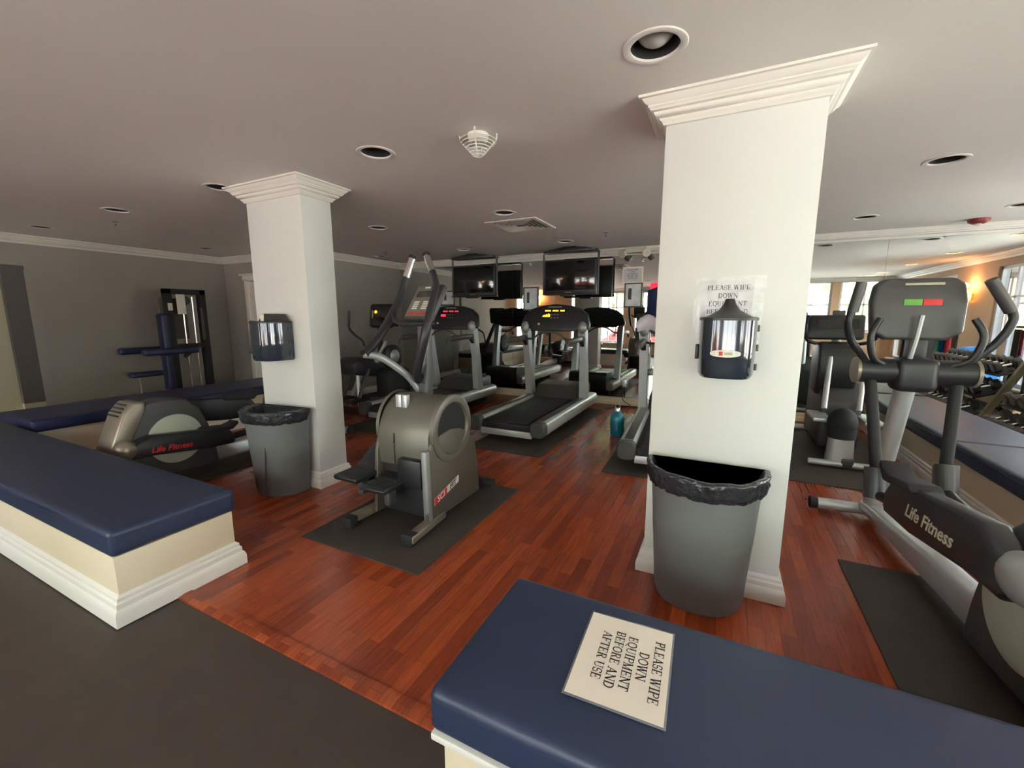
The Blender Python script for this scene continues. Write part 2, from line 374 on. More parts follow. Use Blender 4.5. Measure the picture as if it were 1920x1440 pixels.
def ceiling():
    mb = MB(); b = mb.bm
    xs = sorted([XL-.1, XR+.1]+[v for x in LX for v in (x-HS, x+HS)]); ys = sorted([YB-.1, YM+.1]+[v for y in LY for v in (y-HS, y+HS)])
    holes = {(round(x, 2), round(y, 2)) for x, y in LIGHTS+LIT}
    for i in range(len(xs)-1):
        for j in range(len(ys)-1):
            x0, x1, y0, y1 = xs[i], xs[i+1], ys[j], ys[j+1]
            c = (round((x0+x1)/2, 2), round((y0+y1)/2, 2))
            if c in holes and abs(x1-x0-2*HS) < 1e-3 and abs(y1-y0-2*HS) < 1e-3:
                n = 32; o = []; q = []
                for k in range(n):
                    a = 2*PI*k/n+PI/4; ca, sa = math.cos(a), math.sin(a); s_ = HS/max(abs(ca), abs(sa))
                    o.append(b.verts.new((c[0]+ca*s_, c[1]+sa*s_, CEIL))); q.append(b.verts.new((c[0]+ca*HR, c[1]+sa*HR, CEIL)))
                for k in range(n): b.faces.new((o[k], o[(k+1) % n], q[(k+1) % n], q[k]))
            else: mb.flat([(x0, y0, CEIL), (x1, y0, CEIL), (x1, y1, CEIL), (x0, y1, CEIL)])
    structure(mb.build('ceiling', 'ceil'))
    structure(MB().box(((XL+XR)/2, (YB+YM)/2, CEIL+.32), (XR-XL+.6, YM-YB+.6, .1)).build('roof_slab', 'ceil'))
    e = .06
    mb = MB()
    for c, d in (((XL-.2, (YB+YM)/2, CEIL+.14), (.2, YM-YB+.6, .27)), ((XR+.2, (YB+YM)/2, CEIL+.14), (.2, YM-YB+.6, .27)),
                 (((XL+XR)/2, YB-.2, CEIL+.14), (XR-XL+.6, .2, .27)), (((XL+XR)/2, YM+.2, CEIL+.14), (XR-XL+.6, .2, .27))): mb.box(c, d)
    structure(mb.build('trim_1', 'wall'))
ceiling()
# floors
WX0, WX1, WY0 = -5.5, 1.75, 1.03
structure(MB().box(((WX0+WX1)/2, (WY0+YM)/2, -.05), (WX1-WX0, YM-WY0, .1)).build('floor', 'wood'))
mb = MB()
mb.box(((XL+XR)/2, (YB-.1+WY0)/2, -.056), (XR-XL+.2, WY0-YB+.1, .1)); mb.box(((XL+WX0)/2, (WY0+YM)/2, -.056), (WX0-XL, YM-WY0, .1)); mb.box(((XR+WX1)/2, (WY0+YM)/2, -.056), (XR-WX1, YM-WY0, .1))
structure(mb.build('floor_rubber', 'rubber'))
structure(MB().sweep([(WX0, WY0), (WX1, WY0)], [(-.045, -.004), (-.045, .006), (-.01, .008), (.018, .002), (.02, -.006)], closed=False).build('trim_2', 'wood'))
# plain walls
H2 = CEIL/2
def wallbox(name, x0, x1, y0, y1, m='wall', z0=-.1, z1=CEIL):
    return structure(MB().box(((x0+x1)/2, (y0+y1)/2, (z0+z1)/2), (x1-x0, y1-y0, z1-z0)).build(name, m))
# left wall with its doorway
mb = MB()
for y0, y1, z0, z1 in ((YB-.1, 1.05, -.1, CEIL), (2.28, YJ+.1, -.1, CEIL), (1.05, 2.28, 2.06, CEIL)):
    mb.box((XL-.06, (y0+y1)/2, (z0+z1)/2), (.12, y1-y0, z1-z0))
structure(mb.build('wall_left', 'wall'))
wallbox('wall_left_jog', XL-.12, XJ, YJ, YJ+.12)
wallbox('wall_left_rear', XJ-.12, XJ, YJ+.12, YM+.1)
wallbox('wall_back', XJ-.12, XR+.12, YM, YM+.12)
# door in the left wall: cream panel set back behind a dark jamb
d1 = structure(MB().box((XL-.105, 1.56, 1.02), (.05, 1.02, 2.06)).build('door_1', 'door_cream'))
structure(MB().box((XL-.05, 2.17, 1.17), (.10, .2, 1.78)).build('trim_3', 'dark_jamb'))
structure(MB().box((XL-.05, 2.17, .14), (.08, .2, .29)).build('trim_4', 'door_cream'))
structure(MB().box((XL-.04, 2.33, 1.0), (.1, .12, 2.0)).build('trim_5', 'wall'))
# white panelled door in the jog wall
d2 = thing('door_2', 'white panelled door', 'door', (-7.0, YJ, 0)); structure(d2)
del d2['label']; del d2['category']
MB().box((0, -.02, 1.0), (.86, .04, 2.0)).box((-.2, -.044, 1.45), (.26, .012, .8), bev=.005).box((.2, -.044, 1.45), (.26, .012, .8), bev=.005).box((-.2, -.044, .5), (.26, .012, .7), bev=.005).box((.2, -.044, .5), (.26, .012, .7), bev=.005).build('door_panel', 'white', d2)
mb = MB().box((-.48, -.03, 1.02), (.1, .06, 2.04), bev=.008).box((.48, -.03, 1.02), (.1, .06, 2.04), bev=.008).box((0, -.03, 2.06), (1.12, .06, .1), bev=.008).box((0, -.045, 2.12), (1.2, .09, .03), bev=.005)
mb.build('casing', 'white', d2)

# window walls ---------------------------------------------------------------------
WN = [0]
def window_wall(name, p0, p1, spans, m, sill=.42, top=2.30, nmull=2, hz=(1.72,), outward=(0, -1), frame='winframe'):
    """wall from p0 to p1 with openings; spans are (t0, t1) distances along it"""
    p0 = Vector(p0); p1 = Vector(p1); d = (p1-p0); Lg = d.length; d.normalize(); ow = Vector(outward)
    th = .14; ang = math.atan2(d.y, d.x)
    def seg(mb, t0, t1, z0, z1, off=th/2, t=th, bev=0):
        c = p0+d*((t0+t1)/2)+ow*off; mb.box((c.x, c.y, (z0+z1)/2), (t1-t0, t, z1-z0), rot=(0, 0, ang), bev=bev)
    mb = MB(); cur = 0
    for t0, t1 in spans:
        if t0 > cur: seg(mb, cur, t0, -.1, CEIL)
        seg(mb, t0, t1, -.1, sill); seg(mb, t0, t1, top, CEIL); cur = t1
    if cur < Lg: seg(mb, cur, Lg, -.1, CEIL)
    structure(mb.build(name, m))
    for t0, t1 in spans:
        WN[0] += 1
        w = bpy.data.objects.new('window_%d' % WN[0], None); C.objects.link(w); structure(w)
        mb = MB(); f = .05
        seg(mb, t0, t0+f, sill, top, .07, .08); seg(mb, t1-f, t1, sill, top, .07, .08); seg(mb, t0, t1, sill, sill+f, .07, .08); seg(mb, t0, t1, top-f, top, .07, .08)
        for k in range(1, nmull+1):
            t = t0+(t1-t0)*k/(nmull+1); seg(mb, t-.02, t+.02, sill, top, .07, .05)
        for z in hz: seg(mb, t0, t1, z-.018, z+.018, .07, .05)
        mb.build('window_frame', frame, w)
        mb = MB(); a = p0+d*(t0+f)+ow*.075; b = p0+d*(t1-f)+ow*.075
        mb.flat([(a.x, a.y, sill+f), (b.x, b.y, sill+f), (b.x, b.y, top-f), (a.x, a.y, top-f)]); mb.build('pane', 'glass', w)
        mb = MB(); seg(mb, t0-.04, t1+.04, sill-.03, sill, -.03, .16, .005); mb.build('window_sill', 'white', w)
window_wall('wall_rear', (XL, YB), (XS, YB), [(.3, 1.0), (2.7, 3.55), (3.9, 4.8), (5.15, 6.05), (6.4, 7.3), (7.65, 9.2)], 'orange_wall', outward=(0, -1))
window_wall('wall_rear_bay', (XS, YB2), (XR, YB2), [(.12, 1.32), (1.5, 2.6)], 'orange_wall', sill=1.0, top=2.36, nmull=1, outward=(0, -1))
window_wall('wall_right', (XR, YB2-.14), (XR, YM), [(.3, 1.75), (1.95, 3.35), (4.75, 6.1), (6.3, 7.6)], 'orange_wall', sill=.35, top=2.22, nmull=2, outward=(1, 0))
wallbox('wall_rear_step', XS, XS+.12, YB-.1, YB2-.14, 'orange_wall')

# crown mouldings
CROWN = [(0, 0), (0, -.105), (.010, -.103), (.016, -.090), (.024, -.084), (.026, -.078), (.038, -.074), (.046, -.062), (.048, -.056), (.060, -.052), (.064, -.044), (.070, -.040), (.070, -.034), (.084, -.026), (.094, -.012), (.106, -.010), (.107, 0)]
def crown(mb, path, closed=False, s=1.): return mb.sweep(path, [(o*s, CEIL+z*s-.0005) for o, z in CROWN][::-1], closed)
structure(crown(MB(), [(XL, YB), (XL, YJ), (XJ, YJ), (XJ, YM), (XR, YM), (XR, YB2), (XS, YB2), (XS, YB), (XL, YB)][0:9], False, 1.0).build('trim_6', 'white'))
BASE = [(0, 0), (.036, 0), (.036, .045), (.030, .062), (.022, .068), (.022, .088), (.014, .096), (.014, .108), (0, .118)]
def base(mb, path, closed=False, s=1.): return mb.sweep(path, [(o, z*s) for o, z in BASE], closed)
structure(base(MB(), [(XL, 2.4), (XL, YJ), (-7.6, YJ)]).build('baseboard_left', 'white'))
structure(base(MB(), [(-6.4, YJ), (XJ, YJ), (XJ, YM)]).build('baseboard_left_rear', 'white'))
structure(base(MB(), [(XJ+.04, YM), (XR, YM)]).build('baseboard_back', 'cream'))

# mirror in panels along the whole rear wall
mr = thing('wall_mirror', 'wall-wide mirror of tall panels behind the treadmills', 'mirror', (0, YM, 0))
xs = [XJ, -4.62, -3.35, -2.08, -.81, .46, 1.73, 3.0, XR]
for a, b in zip(xs[:-1], xs[1:]):
    MB().box(((a+b)/2, -.004, (.125+2.335)/2), (b-a-.003, .006, 2.335-.125)).build('mirror_panel', 'mirror', mr)

# ------------------------------------------------------------------ columns
def rect(x0, x1, y0, y1): return [(x0, y0), (x0, y1), (x1, y1), (x1, y0)]   # clockwise from above: offset to the right points inwards
def rect_ccw(x0, x1, y0, y1): return [(x0, y0), (x1, y0), (x1, y1), (x0, y1)]
def column(xc, label):
    t = thing('column', label, 'column', (xc, 2.47, 0), group=None)
    w, d = .325, .14
    MB().box((0, 0, CEIL/2), (2*w, 2*d, CEIL), bev=.004).build('shaft', 'column', t)
    crown(MB(), rect_ccw(-w, w, -d, d), True, 1.08).build('crown_molding', 'white', t)
    base(MB(), rect_ccw(-w, w, -d, d), True, 1.1).build('baseboard', 'white', t)
    return t
column(-3.255, 'white square column between the stair climber and the bench, with a smoked dispenser')
column(.008, 'white square column nearest the camera, with a taped paper sign')

# ------------------------------------------------------------------ benches
def bench_base(parent, x0, x1, y0, y1, zt=.325, trim=True):
    MB().box(((x0+x1)/2, (y0+y1)/2, zt/2), (x1-x0, y1-y0, zt), bev=.003).build('plinth', 'cream', parent)
    if trim:
        base(MB(), rect_ccw(x0, x1, y0, y1), True, 1.18).build('baseboard', 'white', parent)
def cushion(parent, x0, x1, y0, y1, z0=.327, z1=.455, m='vinyl', name='cushion'):
    b = bmesh.new(); bmesh.ops.create_cube(b, size=1)
    dx, dy, dz = x1-x0, y1-y0, z1-z0
    bmesh.ops.scale(b, vec=(dx, dy, dz), verts=b.verts)
    bmesh.ops.bevel(b, geom=list(b.edges), offset=.030, segments=5, profile=.6, affect='EDGES')
    bmesh.ops.subdivide_edges(b, edges=[e for e in b.edges if e.calc_length() > .3], cuts=10, use_grid_fill=True)
    for v in b.verts:
        if v.co.z > 0:
            u, w = v.co.x/dx*2, v.co.y/dy*2
            v.co.z += .008*(1-u**4)*(1-w**4)
        if abs(v.co.z) < dz*.35:
            e = .004*math.sin(v.co.x*7+v.co.y*5)
            if abs(v.co.x) > dx*.49: v.co.x += e
            if abs(v.co.y) > dy*.49: v.co.y += e
    mb = MB(); mb._add(b, ((x0+x1)/2, (y0+y1)/2, (z0+z1)/2))
    o = mb.build(name, m, parent, angle=60)
    # stitched seam line just under the top edge
    s = MB(); r = .028; zz = z1-.030
    pts = []
    for cx, cy, a0 in ((x1-r, y1-r, 0), (x0+r, y1-r, 90), (x0+r, y0+r, 180), (x1-r, y0+r, 270)):
        for k in range(5):
            a = math.radians(a0+k*22.5); pts.append((cx+(r+.001)*math.cos(a), cy+(r+.001)*math.sin(a), zz))
    pts.append(pts[0]); s.tube(pts, .0028, 6, cap=False); s.build('piping', m, o)
    return o
BG = 'long padded benches around the wood floor'
b1 = thing('padded_bench', 'white plinth bench with navy cushion ending in the lower left, beside the dark doorway floor', 'bench', (0, 0, 0), group=None)
b1['label'] = 'padded bench whose navy cushion ends just left of the orange wood floor'
bench_base(b1, -6.22, -2.43, .80, 1.33)
cushion(b1, -6.35, -2.415, .79, 1.345)
b2 = thing('padded_bench', 'padded bench nearest the camera with a printed notice lying on its cushion', 'bench')
bench_base(b2, -.60, 1.60, .80, 1.30)
cushion(b2, -.63, 1.645, .775, 1.33)
MB().box((.505, 1.04, .312), (2.26, .53, .022), bev=.004).build('ledge', 'white', b2)
b3 = thing('padded_bench', 'padded bench running back along the left side behind the low elliptical trainer', 'bench')
bench_base(b3, -6.22, -5.47, 1.44, YJ-.1, .385)
cushion(b3, -6.24, -5.43, 1.39, 4.66, .387, .50, 'vinyl2')
b4 = thing('padded_bench', 'padded bench along the right side with two long cushions, beside the dumbbell rack', 'bench')
bench_base(b4, 1.69, 2.28, .80, YM-.04)
cushion(b4, 1.67, 2.30, .775, 4.40); cushion(b4, 1.67, 2.30, 4.42, YM-.05)

# notice on the near bench cushion (reads away from the camera's left)
def notice(parent, put, w, h, hs, sx=1.):
    """paper with five lines; put(u, v, lift)"""
    mb = MB(); mb.flat([put(-w/2, -h/2, .0012), put(w/2, -h/2, .0012), put(w/2, h/2, .0012), put(-w/2, h/2, .0012)]); mb.build('paper_sheet', 'paper', parent)
    mb = MB()
    for line, v in hs: text_strokes(mb, line[0], 0, v, line[1], lambda a, b: put(a, b, .002), sx)
    mb.build('lettering', 'ink', parent)
n1 = thing('notice', 'laminated paper notice lying flat on the navy cushion nearest the camera', 'sign', (-.187, 1.083, .4645), math.radians(-88))
def put_flat(u, v, l): return (u, v, l)
MB().box((0, 0, 0), (.337, .254, .0015), bev=.0005).build('laminate', 'laminate', n1)
notice(n1, put_flat, .325, .243, [(('PLEASE WIPE', .0255), .078), (('DOWN', .0255), .040), (('EQUIPMENT', .0255), .003), (('BEFORE AND', .0255), -.034), (('AFTER USE', .0255), -.071)], 1.14)
# sign taped to the near column
n2 = thing('notice', 'paper notice in a clear sleeve taped to the column above the dispenser', 'sign', (.01, 2.329, 1.44), 0)
def put_wall(u, v, l): return (u, -l, v)
mb = MB().flat([put_wall(-.123, -.14, .001), put_wall(.10, -.14, .001), put_wall(.108, .148, .001), put_wall(-.118, .148, .001)]); mb.build('paper_sheet', 'paper_cool', n2)
mb = MB()
for (ln, hh), v in [(('PLEASE WIPE', .0215), .104), (('DOWN', .0215), .066), (('EQUIPMENT', .0215), .028), (('BEFORE AND', .0215), -.010), (('AFTER USE', .0215), -.046)]:
    text_strokes(mb, ln, .0, v, hh, lambda a, b: put_wall(a, b, .002), 1.12)
mb.build('lettering', 'ink', n2)
MB().flat([put_wall(-.15, -.19, .004), put_wall(.145, -.19, .004), put_wall(.158, .168, .004), put_wall(-.148, .168, .004)]).build('clear_sleeve', 'film', n2)

# ------------------------------------------------------------------ wipe dispensers on the columns
def dispenser(label, x, z0, s=1.):
    t = thing('wipe_dispenser', label, 'dispenser', (x, 2.3225, z0), group=None)
    w, d, h = .122*s, .20*s, .275*s
    def ring(k, z, inset=0.):
        pts = []
        for i in range(25):
            a = PI+PI*i/24; pts.append(((w-inset)*math.copysign(abs(math.cos(a))**.55, math.cos(a)), -.04*s-(d-.04*s-inset)*abs(math.sin(a))**.8, z))
        return [(-(w-inset), 0, z)]+pts+[((w-inset), 0, z)]
    MB().loft([ring(0, .012, .012), ring(0, .03, .002), ring(0, h*.5), ring(0, h, 0.)]).build('cover', 'disp', t)
    MB().loft([ring(0, h, -.003), ring(0, h+.012, -.003), ring(0, h+.016, .008)]).build('lid', 'black', t)
    MB().box((-w-.006, -.06*s, h*.45), (.014, .05, .07), bev=.004).build('latch', 'black', t)
    for k in range(3): MB().cyl((w+.004, -.03*s, h*(.15+.33*k)), (w+.004, -.03*s, h*(.15+.33*k)+.03), .008, n=10).build('hinge', 'black', t)
    return t, w, d, h
t, w, d, h = dispenser('smoked plastic wipe dispenser with pointed lid and oval label, below the taped notice', .020, 1.125)
MB().lathe([(.001, .085), (.018, .083), (.026, .06), (.045, .032), (.085, .008), (.105, 0)], (0, -.105, h+.014), 28).build('nozzle', 'black', t)
mb = MB(); n = 28
def on_face(u, v, l=.002):
    a = u/(w)
    yy = -.04-(d-.04)*max(0., (1-min(1, abs(a))**(2/.55)))**.4
    return (u, yy-l, v)
cx, cz = -.004, .128
cols = []
mb = MB()
for i in range(16):
    u0 = -.062+.124*i/16; u1 = u0+.124/16
    f = lambda u: .0165*math.sqrt(max(0, 1-(u/.064)**2))**.8
    mb.flat([on_face(cx+u0, cz-f(u0), .003), on_face(cx+u1, cz-f(u1), .003), on_face(cx+u1, cz+f(u1), .003), on_face(cx+u0, cz+f(u0), .003)])
lb = mb.build('oval_label', 'logo_white', t)
MB().flat([on_face(cx-.026, cz-.009, .004), on_face(cx-.010, cz-.009, .004), on_face(cx-.010, cz+.009, .004), on_face(cx-.026, cz+.009, .004)]).build('label_mark', 'logo_red', lb)
MB().flat([on_face(cx-.004, cz-.006, .004), on_face(cx+.028, cz-.006, .004), on_face(cx+.028, cz+.006, .004), on_face(cx-.004, cz+.006, .004)]).build('label_mark', 'logo_grey', lb)
t, w, d, h = dispenser('smoked wipe dispenser with a wipe hanging out, on the column by the stair climber', -3.262, 1.055, 1.12)
MB().prism([(-w, h+.015), (-w+.06, h+.075), (-w+.062, h+.015)], -.10, -.09, 'y').prism([(-.04, h+.015), (-.03, h+.075), (.09, h+.07), (w, h+.015)], -.12, -.02, 'y').build('top_flap', 'black', t)
MB().loft([[(-.075, -.12, h+.012), (-.035, -.12, h+.012)], [(-.072, -.13, h+.06), (-.03, -.12, h+.065)], [(-.055, -.10, h+.078), (-.03, -.09, h+.07)]], cap=False, closed=False).build('wipe', 'paper', t)
MB().box((-w-.035, -.13, h*.62), (.06, .02, .27), rot=(0, .1, .5), bev=.004).build('side_door', 'black', t)

# ------------------------------------------------------------------ waste bins
def bin_(label, loc, rz, s=1., seam=False):
    t = thing('waste_bin', label, 'bin', loc, rz)
    H = .685*s
    def D(w, dp, z, n=28, wob=0., seed=0.):
        r = .035; pts = []
        for i in range(n+1):
            a = PI+PI*i/n
            k = 1+wob*mnoise.noise(Vector((math.cos(a)*3+seed, math.sin(a)*3, z*9)))
            pts.append((w*math.copysign(abs(math.cos(a))**.85, math.cos(a))*k, (-.03-(dp-.03)*abs(math.sin(a))**.95)*k, z+wob*.12*mnoise.noise(Vector((a*2.3+seed, 1, seed)))))
        return [(w-.0, -.0, z)] and [(-w, 0, z)]+pts+[(w, 0, z)]
    MB().loft([D(.205*s, .235*s, 0), D(.212*s, .245*s, .02), D(.255*s, .295*s, H*.97), D(.262*s, .302*s, H), D(.252*s, .29*s, H), D(.235*s, .27*s, H*.5), D(.20*s, .23*s, .03)]).build('bin_body', 'bin', t)
    L = []
    prof = [(.262, .303, -.085, 1.), (.270, .312, -.07, 1.), (.278, .320, -.045, .9), (.274, .316, -.02, .8), (.281, .322, 0.0, .5), (.274, .315, .012, .3), (.262, .302, .014, .15), (.250, .29, .0, .2), (.240, .276, -.06, .8), (.228, .262, -.2, 1.), (.215, .245, -.4, 1.), (.1, .15, -.5, .2)]
    n = 120
    for i, (w_, d_, z_, q) in enumerate(prof):
        row = []
        for k in range(n+1):
            a = PI+PI*k/n; f = 1+q*(.028*mnoise.noise(Vector((a*9, i*.9, loc[0])))+.018*mnoise.noise(Vector((a*23, i*1.3, loc[0]))))
            cx_ = w_*s*math.copysign(abs(math.cos(a))**.85, math.cos(a))*f
            cy_ = (-.03-(d_*s-.03)*abs(math.sin(a))**.95)*f
            zz = H+z_*s+(.016*mnoise.noise(Vector((a*2.2, 3, loc[0])))+q*.010*mnoise.noise(Vector((a*7, i*.5, 5))))*min(1, 4*abs(math.sin(a)))
            row.append((cx_, min(cy_, -.002), zz))
        row = [(-w_*s, 0, H+z_*s*.45)]+row+[(w_*s, 0, H+z_*s*.45)]
        m_ = 24; row += [(w_*s-2*w_*s*(k+1)/(m_+1), 0, H+z_*s*.45) for k in range(m_)]
        L.append(row)
    MB().loft(L, cap=False).build('bin_liner', 'bag', t, angle=70)
    if seam: MB().box((.07, -.272*s, H*.45), (.005, .012, H*.84), rot=(-.085, 0, 0)).build('seam', 'dark', t)
    return t
bin_('grey half-round bin with black liner standing against the column nearest the camera', (-.030, 2.283, 0), 0)
bin_('grey half-round bin with black liner beside the column by the low bench', (-3.20, 2.245, 0), math.radians(6), 1.0, True)

# ------------------------------------------------------------------ mats
MG = 'black rubber mats under the machines'
def fmat(x0, x1, y0, y1, label, rz=0.):
    o = MB().box((0, 0, .004), (x1-x0, y1-y0, .008), bev=.002).build('rubber_mat', 'mat')
    o.location = ((x0+x1)/2, (y0+y1)/2, 0); o.rotation_euler = (0, 0, rz)
    tag(o, label, 'mat'); return o
fmat(-2.36, -1.42, 1.70, 3.0, 'black rubber mat under the stair climber')
fmat(-4.30, -3.42, 3.75, 6.35, 'black rubber mat under the treadmill with the red display')
fmat(-2.44, -1.57, 3.83, 6.3, 'black rubber mat under the treadmill with the orange display')
fmat(-.96, -.04, 3.74, 6.2, 'black rubber mat under the treadmill behind the near column', math.radians(2))
fmat(.70, 1.60, 1.45, 2.92, 'black rubber mat under the rear of the large elliptical trainer on the right')
fmat(.60, 1.52, 4.24, 6.5, 'black rubber mat under the cross trainer near the mirror')
fmat(-4.86, -3.96, 1.42, 3.75, 'black rubber mat under the low elliptical trainer behind the bench')

# ------------------------------------------------------------------ stair climber (total body stepper)
st = thing('stair_climber', 'grey stepper machine with swinging arms and a lit-looking console, standing on its own mat', 'exercise machine', (-1.92, 1.9, .008))
st['label'] = 'grey stepping machine with two tall swinging arms and a SCIFIT badge'
W2 = .27; WL = -.20
# upper shell: arch profile in (y, z)
prof = [(.255, .40), (.245, .50), (.25, .62), (.28, .70), (.33, .78), (.40, .835), (.48, .86), (.56, .855), (.64, .82), (.70, .76), (.74, .68), (.765, .58), (.78, .48), (.80, .40)]
MB().prism(prof, WL+.02, W2-.02, 'x', bev=.012).build('housing', 'housing', st)
for sx in (-1, 1):
    X0 = W2 if sx > 0 else WL
    a, b = X0-.03*sx, X0
    side = [(.20, .05), (.235, .05), (.75, .05), (.86, .05), (.845, .25), (.80, .46), (.72, .56), (.60, .615), (.48, .635), (.36, .62), (.26, .58), (.235, .5), (.22, .3)]
    MB().prism(side, min(a, b), max(a, b), 'x', bev=.006).build('side_panel', 'housing_dark', st)
    # round hood rim with dark disc
    n = 36; c = Vector((0, .50, .655)); mb = MB()
    prof = [(.235, 0), (.235, .028), (.22, .036), (.185, .034), (.178, .02), (.178, 0)]
    mb.lathe(prof, (X0-.02*sx, .50, .64), 40, rot=(0, PI/2*sx, 0))
    mb.build('hood_rim', 'housing', st)
    MB().lathe([(.001, .012), (.18, .012), (.18, 0)], (X0-.02*sx, .50, .64), 36, rot=(0, PI/2*sx, 0)).build('hood_disc', 'matte_black', st)
    if sx > 0: MB().box((X0-.02*sx, .225, .30), (.045, .05, .50), bev=.012, rot=(.03, 0, 0)).build('front_upright', 'frame_grey', st)
MB().box(((W2+WL)/2, .52, .26), (W2-WL-.08, .5, .42), bev=.02).build('drive_core', 'matte_black', st)
MB().box((-.03, .243, .52), (.004, .004, .22)).build('shell_seam', 'matte_black', st)
MB().cyl((-.03, .25, .56), (-.03, .238, .56), .008, n=12).build('screw', 'chrome', st)
# floor frame
for sx in (-1, 1):
    MB().box((.235*sx+(.02 if sx > 0 else -.02), .20, .045), (.07, .40, .05), bev=.008, rot=(0, 0, .08*sx)).build('foot_bar', 'taupe', st)
    MB().box((.255*sx, .03, .04), (.085, .07, .075), bev=.01).build('foot_cap', 'matte_black', st)
MB().box((0, 1.02, .05), (.62, .07, .06), bev=.01).box((0, .9, .05), (.08, .3, .05), bev=.008).build('rear_foot', 'matte_black', st)
# pedals on curved arms
for sx, x, zz, yy in ((-1, -.285, .335, .03), (1, -.04, .305, .02)):
    mb = MB()
    prof = [(yy+.0, zz), (yy+.015, zz+.014), (yy+.20, zz+.014), (yy+.27, zz+.05), (yy+.36, zz+.12), (yy+.40, zz+.13), (yy+.40, zz+.08), (yy+.33, zz+.0), (yy+.24, zz-.024), (yy+.01, zz-.024)]
    mb.prism(prof, x-.105, x+.105, 'x', bev=.008).build('pedal', 'black', st)
    mb = MB()
    for k in range(8): mb.box((x, yy+.03+.022*k, zz+.0155), (.17, .008, .004))
    mb.build('pedal_tread', 'matte_black', st)
    MB().box((x+.02, yy+.42, zz-.10), (.05, .5, .05), bev=.01, rot=(-.12, 0, 0)).build('pedal_arm', 'matte_black', st)
    MB().box((x+.05, yy+.12, zz-.075), (.05, .07, .12), bev=.01).build('pedal_bracket', 'dark', st)
MB().box((.12, .28, .375), (.20, .16, .20), bev=.02).build('pedal_cover', 'black', st)
# mast and bracket
MB().box((-.02, .60, 1.13), (.085, .075, .68), bev=.012, rot=(-.02, 0, 0)).build('mast', 'mast_grey', st)
MB().box((-.063, .36, .80), (.05, .04, .15), bev=.004).box((-.012, .36, .80), (.04, .04, .15), bev=.004).build('mast_bracket', 'silver', st)
MB().cyl((-.03, .556, .93), (-.03, .562, .93), .010, n=10).cyl((.0, .556, .93), (.0, .562, .93), .008, n=10).build('bolt', 'chrome', st)
# console
con = MB().box((0, 0, 0), (.27, .055, .30), bev=.02).build('console', 'dark', st)
con.location = (.0, .60, 1.50); con.rotation_euler = (-.6, .0, -.12)
MB().box((-.01, -.029, 0), (.21, .004, .26), bev=.003).build('console_face', 'housing', con)
mb = MB()
for x in (-.055, .035):
    for k in range(4): mb.box((x, -.032, -.01-.018*k), (.05, .003, .010))
mb.box((-.01, -.032, .115), (.05, .003, .012)); mb.build('console_print', 'logo_white', con)
mb = MB()
for k in range(6): mb.box((-.09+.032*k, -.032, -.105), (.02, .003, .018))
mb.build('console_button', 'logo_red', con)
mb = MB(); mb.box((-.01, -.032, .06), (.15, .003, .05)); mb.build('console_display', 'screen', con)
MB().tube(spline([(-.21, .50, 1.43), (-.16, .45, 1.385), (-.05, .42, 1.355), (.08, .45, 1.36), (.12, .53, 1.36)], 5), .017, 10).build('front_grip', 'matte_black', st)
# swinging arms (each bends and leans)
def arm(pts, hub):
    q_ = spline(pts, 6); o = MB().tube(q_, [.023+.009*min(1, i/len(q_)*1.6) for i in range(len(q_))], 12).build('swing_arm', 'black', st)
    a, b = Vector(pts[0]), Vector(pts[1]); e = (a-b).normalized()
    MB().cyl(a-e*.005, a-e*.16, .026, n=14).build('grip', 'chrome', o)
    MB().cyl(a-e*.012, a+e*.012, .028, n=14).build('grip_cap', 'matte_black', o)
arm([(-.20, .72, 1.845), (-.235, .66, 1.66), (-.25, .60, 1.52), (-.255, .46, 1.34), (-.255, .32, 1.21), (-.255, .24, 1.155)], None)
arm([(-.075, .72, 1.85), (.03, .66, 1.70), (.09, .60, 1.60), (.10, .52, 1.45), (.09, .46, 1.28), (.00, .48, 1.04), (-.04, .54, .95)], None)
MB().tube(spline([(-.255, .24, 1.155), (-.215, .34, 1.13), (-.17, .42, 1.07), (-.11, .52, .97), (-.06, .59, .84)], 6), .020, 12, flat=1.3).build('arm_link', 'frame_grey', st)
# badge on the right side panel
bd = MB().prism([(.275, .155), (.565, .225), (.565, .275), (.275, .205)], W2+.0, W2+.003, 'x').build('badge', 'logo_white', st)
bd2 = MB().prism([(.275, .155), (.415, .189), (.415, .239), (.275, .205)], W2+.003, W2+.0045, 'x').build('badge_red_half', 'logo_red', bd)
for txt, yc, zc, m_ in (('SCI', .345, .197, 'logo_white'), ('FIT', .49, .232, 'ink')):
    mtx = Matrix.Translation((W2+.006, yc, zc)) @ Matrix(((0, 0, 1, 0), (1, 0, 0, 0), (.24, 1, 0, 0), (0, 0, 0, 1)))
    font_mesh(txt, 'badge_lettering', m_, bd, .060, mtx, bold=.0006)

